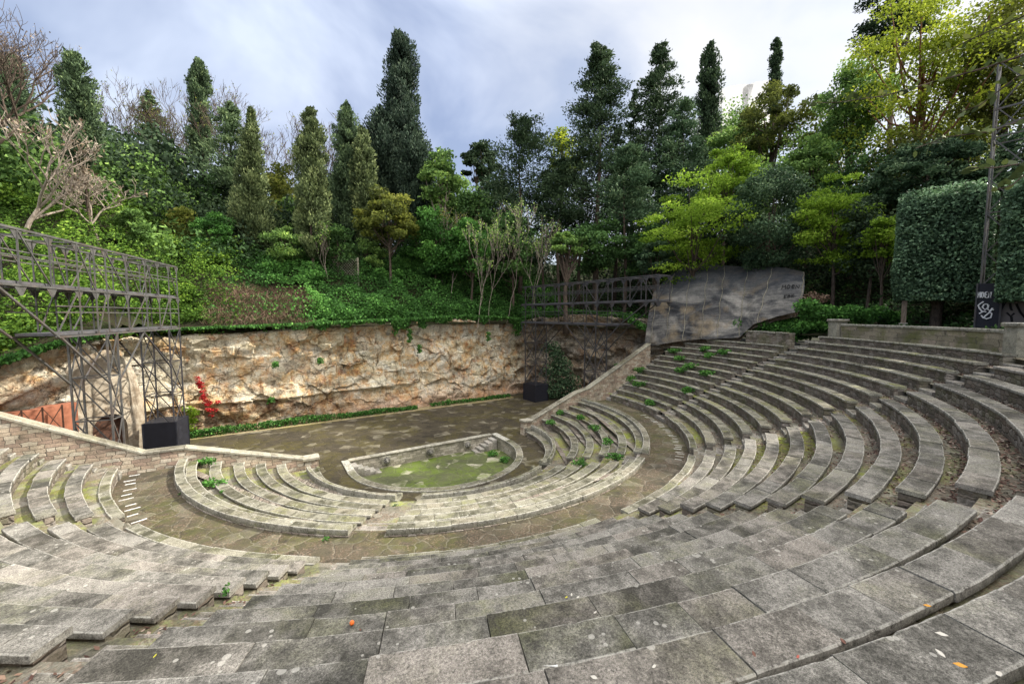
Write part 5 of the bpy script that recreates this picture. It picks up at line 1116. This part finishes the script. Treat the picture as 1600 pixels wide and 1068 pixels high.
# ivy bank over the rubble wall, weeds among the seats
pts=[(26.2+.55*math.cos(i*2.1),-11.6+i*.36,5.2+.35*math.sin(i*1.3)) for i in range(17)]
cover('ivy_bank','heap of glossy green ivy over the short rubble wall, right of the netting',pts,7000,.85,'ivy',.24,120,'ivy')
pts=[at(x,y,28.5) for x,y in [(1270,490),(1290,488),(1310,492),(1330,488),(1350,495),(1372,490),(1395,498),(1260,478),(1430,500),(1500,500),(1480,505)]]
cover('ivy_bank','low green shrubs behind the top parapet, left of the clipped block',pts,5200,.85,'ivy',.22,121,'shrub')
q=onaxis(1310,455,1,-6.0)
pts=[at(x,y,30.5) for x,y in [(1268,462),(1275,470),(1262,476),(1285,466)]]
cover('dry_shrub','rust brown withered shrub right of the netting edge',pts,500,.5,'dry',.16,122,'shrub')
WEED=[(965,572,0,'ivy'),(1000,578,0,'ivy'),(985,592,0,'ivy'),(1055,548,0,'ivy'),(1100,545,0,'ivy'),(1110,556,0,'ivy'),(1064,560,0,'ivy'),(1065,578,0,'ivy'),(1000,600,0,'ivy'),(1080,572,0,'ivy'),(1012,630,0,'ivy'),(1075,610,0,'ivy'),(1105,583,0,'ivy'),(1130,550,0,'ivy')]
WLAB=['green weed clump by the right parapet wall, the highest of those','weed clump right of the highest one by the parapet wall','weed clump by the right parapet wall, third bench up','weed clump just below the left half of the netting','weed clump just below the middle of the netting','second weed clump below the middle of the netting','weed clump below the rubble at the netting foot','weed clump in the middle of the mossy benches','weed clump low beside the right parapet wall','weed clump in the middle of the mossy benches, right hand one','small weed clump on the lowest mossy bench','weed clump low in the far right wedge near the walkway','weed clump near the upper stairway, lower one','weed clump near the upper stairway, under the rubble wall']
k=0
for (x,y,_,mt) in WEED:
    d=FW+(x-800)/FPX*RT-(y-534)/FPX*UP; t=10.0
    while t<60:
        qq=CAM+d*t; r=math.hypot(qq[0],qq[1])
        if qq[2]<(r-16.14)*.4849+.02: break
        t+=.05
    g=random.Random(k); P=[qq+np.array([g.uniform(-.5,.5),g.uniform(-.3,.3),0.05]) for j in range(5)]
    near=['by the right parapet wall','under the netting','in the middle of the block','near the upper stairway'][0 if x<1003 else 1 if y<560 else 2 if x<1090 else 3]
    cover('weed_clump',WLAB[k],P,260,.34,mt,.15,130+k,'weed','weed clumps on the mossy treads'); k+=1
WL=[(905,652,-1.0,'green weeds along a bench in the right lower block, left part'),(930,668,-1.1,'green weeds along a bench in the right lower block, mid part'),(948,690,-1.3,'green weeds at the bench end in the right lower block'),(962,712,-1.2,'green weeds at the foot of the right lower aisle'),(905,722,-1.6,'weed tuft at the aisle end of the second low bench'),(876,645,-1.5,'weed tuft under the right wall, second low bench'),(862,660,-1.7,'weed tuft under the right wall, first low bench'),(826,672,-2.7,'weed tuft at the foot of the right wall pier'),(334,755,-1.1,'weed tuft between the left lower benches'),(322,720,-1.0,'weed tuft at the wall end of the left lower benches'),(345,768,-1.1,'small sprig between the left lower benches'),(617,790,-2.0,'grey green tuft at the head of the pool steps'),(510,842,-.9,'low sprigs on the walkway below the left lower block'),(770,708,-3.7,'green weeds below the right pool steps'),(790,718,-3.7,'green weeds along the right rim of the pool floor'),(345,925,1.5,'green sprig at the end of a left wedge bench'),(285,770,-.9,'sprigs at the foot of the left outer kerb')]
for i,(x,y,z,lab) in enumerate(WL):
    q=onaxis(x,y,2,z); g=random.Random(i); sp_=.10 if (x>600 and x<620 or x in(510,345,285)) else .3; P=[q+np.array([g.uniform(-sp_,sp_),g.uniform(-sp_,sp_),.02]) for j in range(5)]
    small=x>600 and x<620 or x in(510,345,285)
    cover('weed_clump',lab,P,50 if small else 240,.07 if small else .26,'ivy' if x!=617 else 'oak',.06 if small else .12,160+i,'weed','weed tufts on the lower stonework')

# big oaks beyond the right edge of the view (the overhanging twigs are theirs); they shade the seats
for i,(u,v,h,w) in enumerate(((9,-37,21,15),(20,-33.5,24,14),(31,-29.5,27,13),(24,-42,26,16))):
    z0=float(H(u,v)); root=thing('oak_tree',['large shade oak beyond the right edge, nearest to the viewer','large shade oak beyond the right edge, beside the hoarding','large shade oak beyond the right edge, highest on the slope','large shade oak beyond the right edge, set back on the slope'][i],'tree',(u,v,z0-.2),'shade oaks beyond the right edge')
    V,T,br=crown_broad(h,w,w,6,70,170,600+i,.42,.6,.15,.4); m=MB(); trunk_tube(m,(0,0,-.5),(0,0,h*.6),.4,.15,seed=i)
    for b in br[::5]: m.tube([(0,0,h*.4),b],[.14,.03],5,cap=False)
    m.build('trunk',MAT['bark'],root,True,False); build_leaves('crown',V,T,LM['oak'],root,False)
# ---------------------------------------------------------------- chain link fence
q1=hit(560,447); q0=hit(513,440); q0=at(513,440,float((q1-CAM)@FW)+.5)
root=thing('wire_fence','piece of chain link fence with a grey concrete post on the ivy bank','fence',tuple(q1))
m=MB(); m.bar((q1[0],q1[1],q1[2]-.6),(q1[0],q1[1],q1[2]+3.0),.16); m.build('post',MAT['coping'],root)
m=MB(); hz=2.6; dv=q0-q1; Lf=math.hypot(dv[0],dv[1]); e=dv/Lf; k=-hz
while k<Lf:
    for sg in (1,-1):
        a,b=(k,0),(k+hz,hz)
        if sg<0: a,b=(k,hz),(k+hz,0)
        pts=[]
        for f in np.linspace(0,1,14):
            s=a[0]+(b[0]-a[0])*f
            if -.02<=s<=Lf: pts.append((q1[0]+e[0]*s,q1[1]+e[1]*s,q1[2]+.2+a[1]+(b[1]-a[1])*f))
        if len(pts)>1: m.tube([pts[0],pts[-1]],.013,3,cap=False)
    k+=.30
m.bar((q1[0],q1[1],q1[2]+2.85),(q0[0],q0[1],q1[2]+2.85),.035); m.build('wire_mesh',MAT['coping'],root)

# ---------------------------------------------------------------- pale vaulted roofs of a building on the skyline
n=N('pale_render'); MAT['dome']=n.done((.78,.77,.76),.8)
for px,yt,wd,lab in ((1141,134,46,'pale rounded roof vault of a building on the skyline, the left one of two'),(1180,128,52,'pale rounded roof vault on the skyline, right one, half hidden by twigs')):
    c=at(px,200,118); zt=at(px,yt,118)[2]; w=wd*118/FPX; root=thing('vaulted_roof',lab,'building',(c[0],c[1],zt-9),'white vaulted roofs on the skyline')
    G=[]
    for dpt in (0,w*.9):
        G.append([(c[0]+RT[0]*s+fwd[0]*dpt,c[1]+RT[1]*s+fwd[1]*dpt,z) for s,z in [(-w*.42,zt-9),(-w*.42,zt-w*.28)]+[(-w*.42+w*.92*(1-math.cos(t)),zt-w*.30+w*.30*math.sin(t)) for t in np.linspace(.25,PI/2+.25,12)]+[(w*.5,zt-9)]])
    m=MB(); m.grid(G); kx=len(G[0]); m.add(G[0]+G[1],[tuple(range(kx)),tuple(range(2*kx-1,kx-1,-1))]); m.build('vault',MAT['dome'],root)
    m=MB(); m.box(c[0]-6,c[0]+6,c[1]-1,c[1]+9,zt-14,zt-8.5); m.build('lower_block',MAT['dome'],root)

# ---------------------------------------------------------------- litter on the seats
def seatpt(px,py):
    d=FW+(px-800)/FPX*RT-(py-534)/FPX*UP; t=1.0
    while t<40:
        q=CAM+d*t; r=math.hypot(q[0],q[1]); k=int(math.floor((r-16.14)/.78))+1; 
        if k<0: return None
        z=zrow(k) if r-rrow(k)<.41 else zrow(k)-.17
        if q[2]<z+.004: return np.array([q[0],q[1],z+.004])
        t+=.01
MAT['orange']=N('orange_peel').done((.75,.16,.03),.5)
q=seatpt(550,976); root=MB(); root.tube([(0,0,-.0),(0,0,.012),(0,0,.03),(0,0,.048),(0,0,.056)],[.015,.026,.028,.019,.006],12); o=root.build('orange_cap',MAT['orange'],smooth=True); o.location=q; tag(o,'small bright orange cap lying on a foreground seat slab','cap')
MAT['paper']=N('white_paper').done((.75,.75,.73),.8)
def flat_piece(name,label,px,py,pts,mat,cat,z=.006,group=None):
    q=seatpt(px,py)
    if q is None: return
    m=MB(); k=len(pts); vs=[(x,y,z+.006*math.sin(5*x*30)) for x,y in pts]+[(x,y,z-.003) for x,y in pts]
    m.add(vs,[tuple(range(k)),tuple(range(2*k-1,k-1,-1))]+[(i,k+i,k+(i+1)%k,(i+1)%k) for i in range(k)])
    o=m.build(name,mat); o.location=q; tag(o,label,cat,group)
flat_piece('paper_scrap','white folded paper sliver on the nearest slabs, bottom centre',858,1041,[(-.06,.05),(.06,-.045),(.075,-.02)],MAT['paper'],'paper')
lf=lambda s,a:[(s*(x*math.cos(a)-y*math.sin(a)),s*(x*math.sin(a)+y*math.cos(a))) for x,y in [(-1,0),(-.5,.32),(.1,.42),(.6,.25),(1,0),(.6,-.25),(.1,-.42),(-.5,-.32)]]
MAT['oleaf']=N('orange_leaf').done((.62,.30,.05),.7); MAT['pleaf']=N('pale_leaf').done((.55,.52,.46),.8); MAT['yleaf']=N('yellow_leaf').done((.50,.48,.05),.7); MAT['rleaf']=N('red_leaf').done((.42,.12,.09),.7); MAT['bleaf']=N('brown_leaf').done((.16,.08,.06),.8)
LV=[(1500,1040,.05,'oleaf','orange leaf on the nearest slab at the bottom right'),(1471,991,.05,'pleaf','pale leaf on the bottom right slab, upper of two'),(1469,1022,.05,'pleaf','pale leaf on the bottom right slab beside the orange leaf'),(1448,954,.04,'oleaf','orange leaf in the dark gutter behind the lower right bench'),(1022,1042,.035,'pleaf','pale leaf near the bottom, right of the paper sliver'),(885,933,.035,'yleaf','little yellow leaf on a middle foreground slab'),(903,933,.04,'pleaf','pale leaf right of the little yellow leaf'),(893,929,.04,'pleaf','pale leaf just behind the little yellow leaf'),(930,957,.035,'pleaf','pale leaf on the slab edge below the yellow leaf'),(1316,1022,.05,'bleaf','curled brown leaf on the bottom right slab'),(1246,1040,.03,'rleaf','tiny red leaf on the bottom right slab'),(928,1060,.04,'pleaf','whitish leaf at the bottom edge, centre'),(1178,1022,.04,'bleaf','dark leaf at the edge of a lower right slab'),(1560,1062,.05,'pleaf','white leaf in the litter at the bottom right corner'),(563,984,.03,'bleaf','brown leaf close to the orange cap'),(268,1012,.04,'pleaf','pale leaf on a lower left slab'),(242,1025,.03,'yleaf','yellow leaf on a lower left slab')]
for x,y,s,mm,lab in LV: flat_piece('fallen_leaf',lab,x,y,lf(s*.68,(x*7+y)%6),MAT[mm],'leaf',group='fallen leaves on the seats')
# leaf litter in the gutters behind the benches
g=np.random.default_rng(9); C_=[]
for k in range(0,14):
    n_=int(250*(1+k*.55)*(1.7 if k>8 else 1)); a=g.uniform(-125,-30,n_)*D2R; r=rrow(k)+.42+(.36)*(g.random(n_)**.55 if k%2 else g.random(n_)); z=zrow(k)-(.155 if k else .03)+.03*g.random(n_)*((r-rrow(k)-.42)/.36)
    dens=sn(a*9,k*1.3,seed=70)>-.35; a=a[dens];r=r[dens];z=z[dens]
    C_.append(np.stack([r*np.cos(a),r*np.sin(a),z],1))
c=np.concatenate(C_); nrm=unit(np.array([0,0,1.0])+.35*g.normal(size=(len(c),3))); a_=unit(np.cross(nrm,unit(g.normal(size=(len(c),3))))); b_=unit(np.cross(nrm,a_)); s=.028+.03*g.random((len(c),1))
V=np.stack([c-a_*s,c+b_*s*.5,c+a_*s,c-b_*s*.5],1); o=build_leaves('leaf_litter',V,g.random(len(c)),leaf_mat('litter_leaf',(.10,.055,.045),(.24,.16,.12),(.45,.38,.32),trans=0)); tag(o,'brown fallen leaf litter in the gutters behind the benches','litter',kind='stuff')
# lichen flecks and specks of leaf on the slabs
# ---------------------------------------------------------------- overhanging branch at the upper right, close to the camera
def twig(m,pts,r0,r1): m.tube(pts,[r0+(r1-r0)*i/(len(pts)-1) for i in range(len(pts))],6)
root=thing('overhanging_branch','thin leafy oak branches hanging into the top right corner, close to the viewer','branch',tuple(at(1640,150,2.6)))
m=MB(); Vs=[]; g=np.random.default_rng(17)
BR=[([(1700,40,2.5),(1600,86,2.6),(1540,106,2.7),(1460,128,2.8),(1380,150,2.9),(1310,160,3.0),(1255,162,3.05)],.008,.002),([(1690,160,2.2),(1600,188,2.3),(1545,206,2.4),(1480,214,2.5),(1430,232,2.55)],.006,.002),([(1680,200,1.9),(1600,255,2.0),(1555,262,2.05),(1515,262,2.1)],.005,.002),([(1680,-20,2.4),(1590,30,2.6),(1520,60,2.8),(1470,85,2.9)],.006,.002),([(1660,90,2.3),(1590,120,2.4),(1530,165,2.5),(1500,175,2.6)],.005,.002),([(1690,250,1.8),(1630,250,1.9),(1580,290,1.95),(1545,300,2.0)],.004,.002)]
for P,r0,r1 in BR:
    pts=[at(*q) for q in P]; m=MB(); twig(m,pts,r0,r1); m.build('twig',MAT['bark'],root)
    S_=np.array(pts); L_=np.r_[0,np.cumsum(np.linalg.norm(np.diff(S_,axis=0),axis=1))]
    for s in np.arange(.10,L_[-1],.021):
        if g.random()<.12: continue
        q=np.array([np.interp(s,L_,S_[:,i]) for i in range(3)]); d=unit(g.normal(size=3)*np.array([1,1,.7])+np.array([-.4,0,0])); Lf=.058*g.uniform(.7,1.2); w=unit(np.cross(d,g.normal(size=3)))
        n3=np.cross(d,w); st=q+d*.012
        Vs.append([st,st+d*Lf*.3+w*Lf*.24+n3*.004,st+d*Lf*.7+w*Lf*.22+n3*.004,st+d*Lf,st+d*Lf*.7-w*Lf*.22+n3*.004,st+d*Lf*.3-w*Lf*.24+n3*.004])
Vs=np.array(Vs); me=quads_np('leaves',Vs,np.clip(.45+.25*g.normal(size=len(Vs)),0,1),6); link('leaves',me,leaf_mat('oak_leaf',(.06,.085,.03),(.13,.17,.05),(.25,.27,.09),trans=.3,rough=.45),root)

# ---------------------------------------------------------------- world and light
SUN_EL=math.radians(38); SUN_AZ=math.radians(-14)               # azimuth measured from +X towards +Y
sd=Vector((math.cos(SUN_EL)*math.cos(SUN_AZ),math.cos(SUN_EL)*math.sin(SUN_AZ),math.sin(SUN_EL)))
W=bpy.data.worlds.new('World'); S.world=W; W.use_nodes=True; nt=W.node_tree; nt.nodes.clear()
n=N.__new__(N); n.t=nt; n.out=nt.nodes.new('ShaderNodeOutputWorld')
sky=n.new('ShaderNodeTexSky',sky_type='NISHITA'); sky.sun_disc=False; sky.sun_elevation=SUN_EL; sky.sun_rotation=math.atan2(sd.x,sd.y); sky.air_density=1.2; sky.dust_density=1.5
bg=n.new('ShaderNodeBackground'); n.set(bg.inputs[0],sky.outputs[0]); bg.inputs[1].default_value=.09
tc=n.new('ShaderNodeTexCoord').outputs['Generated']; x,y,z=n.sep(tc)
zz=n.math('MAXIMUM',z,.04); pv=n.comb(n.math('DIVIDE',x,n.math('ADD',zz,.25)),n.math('DIVIDE',y,n.math('ADD',zz,.25)),0.0)
f=n.noise(pv,1.15,6,.52,.5); f2=n.noise(pv,.55,3,.5)
cov=n.ramp(n.math('ADD',n.math('MULTIPLY',f,.6),n.math('MULTIPLY',f2,.4)),.36,.56,.40,1.0)
# bright cloud towards the south east, grey violet elsewhere in view
dv=n.new('ShaderNodeVectorMath',operation='DOT_PRODUCT'); n.set(dv.inputs[0],tc); b_=unit(at(1265,20,1)-CAM); n.set(dv.inputs[1],tuple(map(float,b_)))
br=n.ramp(dv.outputs['Value'],.80,.985,0,1)
ccol=n.mix(n.ramp(f,.41,.59),(.43,.51,.76),(.82,.92,1.12)); ccol=n.mix(n.math('MULTIPLY',br,n.ramp(f,.34,.52,.3,1)),ccol,(1.0,1.01,1.04))
ccol=n.mix(n.ramp(z,.58,.85,0,1),ccol,(.86,.83,.79)); ccol=n.mix(n.ramp(z,.36,.12,0,.75),ccol,(.72,.77,.88)); d2=n.new('ShaderNodeVectorMath',operation='DOT_PRODUCT'); n.set(d2.inputs[0],tc); n.set(d2.inputs[1],tuple(unit(np.array([.25,-.87,.42])).tolist())); ccol=n.mix(n.ramp(d2.outputs['Value'],.25,.9,0,1),ccol,(2.7,2.6,2.45)); em=n.new('ShaderNodeBackground'); n.set(em.inputs[0],ccol); n.set(em.inputs[1],n.ramp(z,.58,.95,CLOUD,CLOUD*ZEN))  # unseen bright sky lobe behind the camera, added to light cliff and trees
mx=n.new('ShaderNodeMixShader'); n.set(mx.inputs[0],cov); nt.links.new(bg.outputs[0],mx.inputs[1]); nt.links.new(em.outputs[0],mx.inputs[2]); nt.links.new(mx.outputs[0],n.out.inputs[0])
ld=bpy.data.lights.new('sun','SUN'); ld.energy=4.6; ld.angle=math.radians(1.5); ld.color=(1.0,.93,.80)
lo=bpy.data.objects.new('sun',ld); COL.objects.link(lo); lo.rotation_euler=sd.to_track_quat('Z','Y').to_euler(); lo.location=(60,-20,60)
S.view_settings.view_transform='Standard'; S.view_settings.look='None'; S.view_settings.exposure=EXPO; S.view_settings.gamma=1
try:
    S.cycles.max_bounces=6; S.cycles.diffuse_bounces=3; S.cycles.glossy_bounces=2; S.cycles.transmission_bounces=3; S.cycles.use_denoising=True; S.cycles.denoiser='OPENIMAGEDENOISE'
except Exception: pass
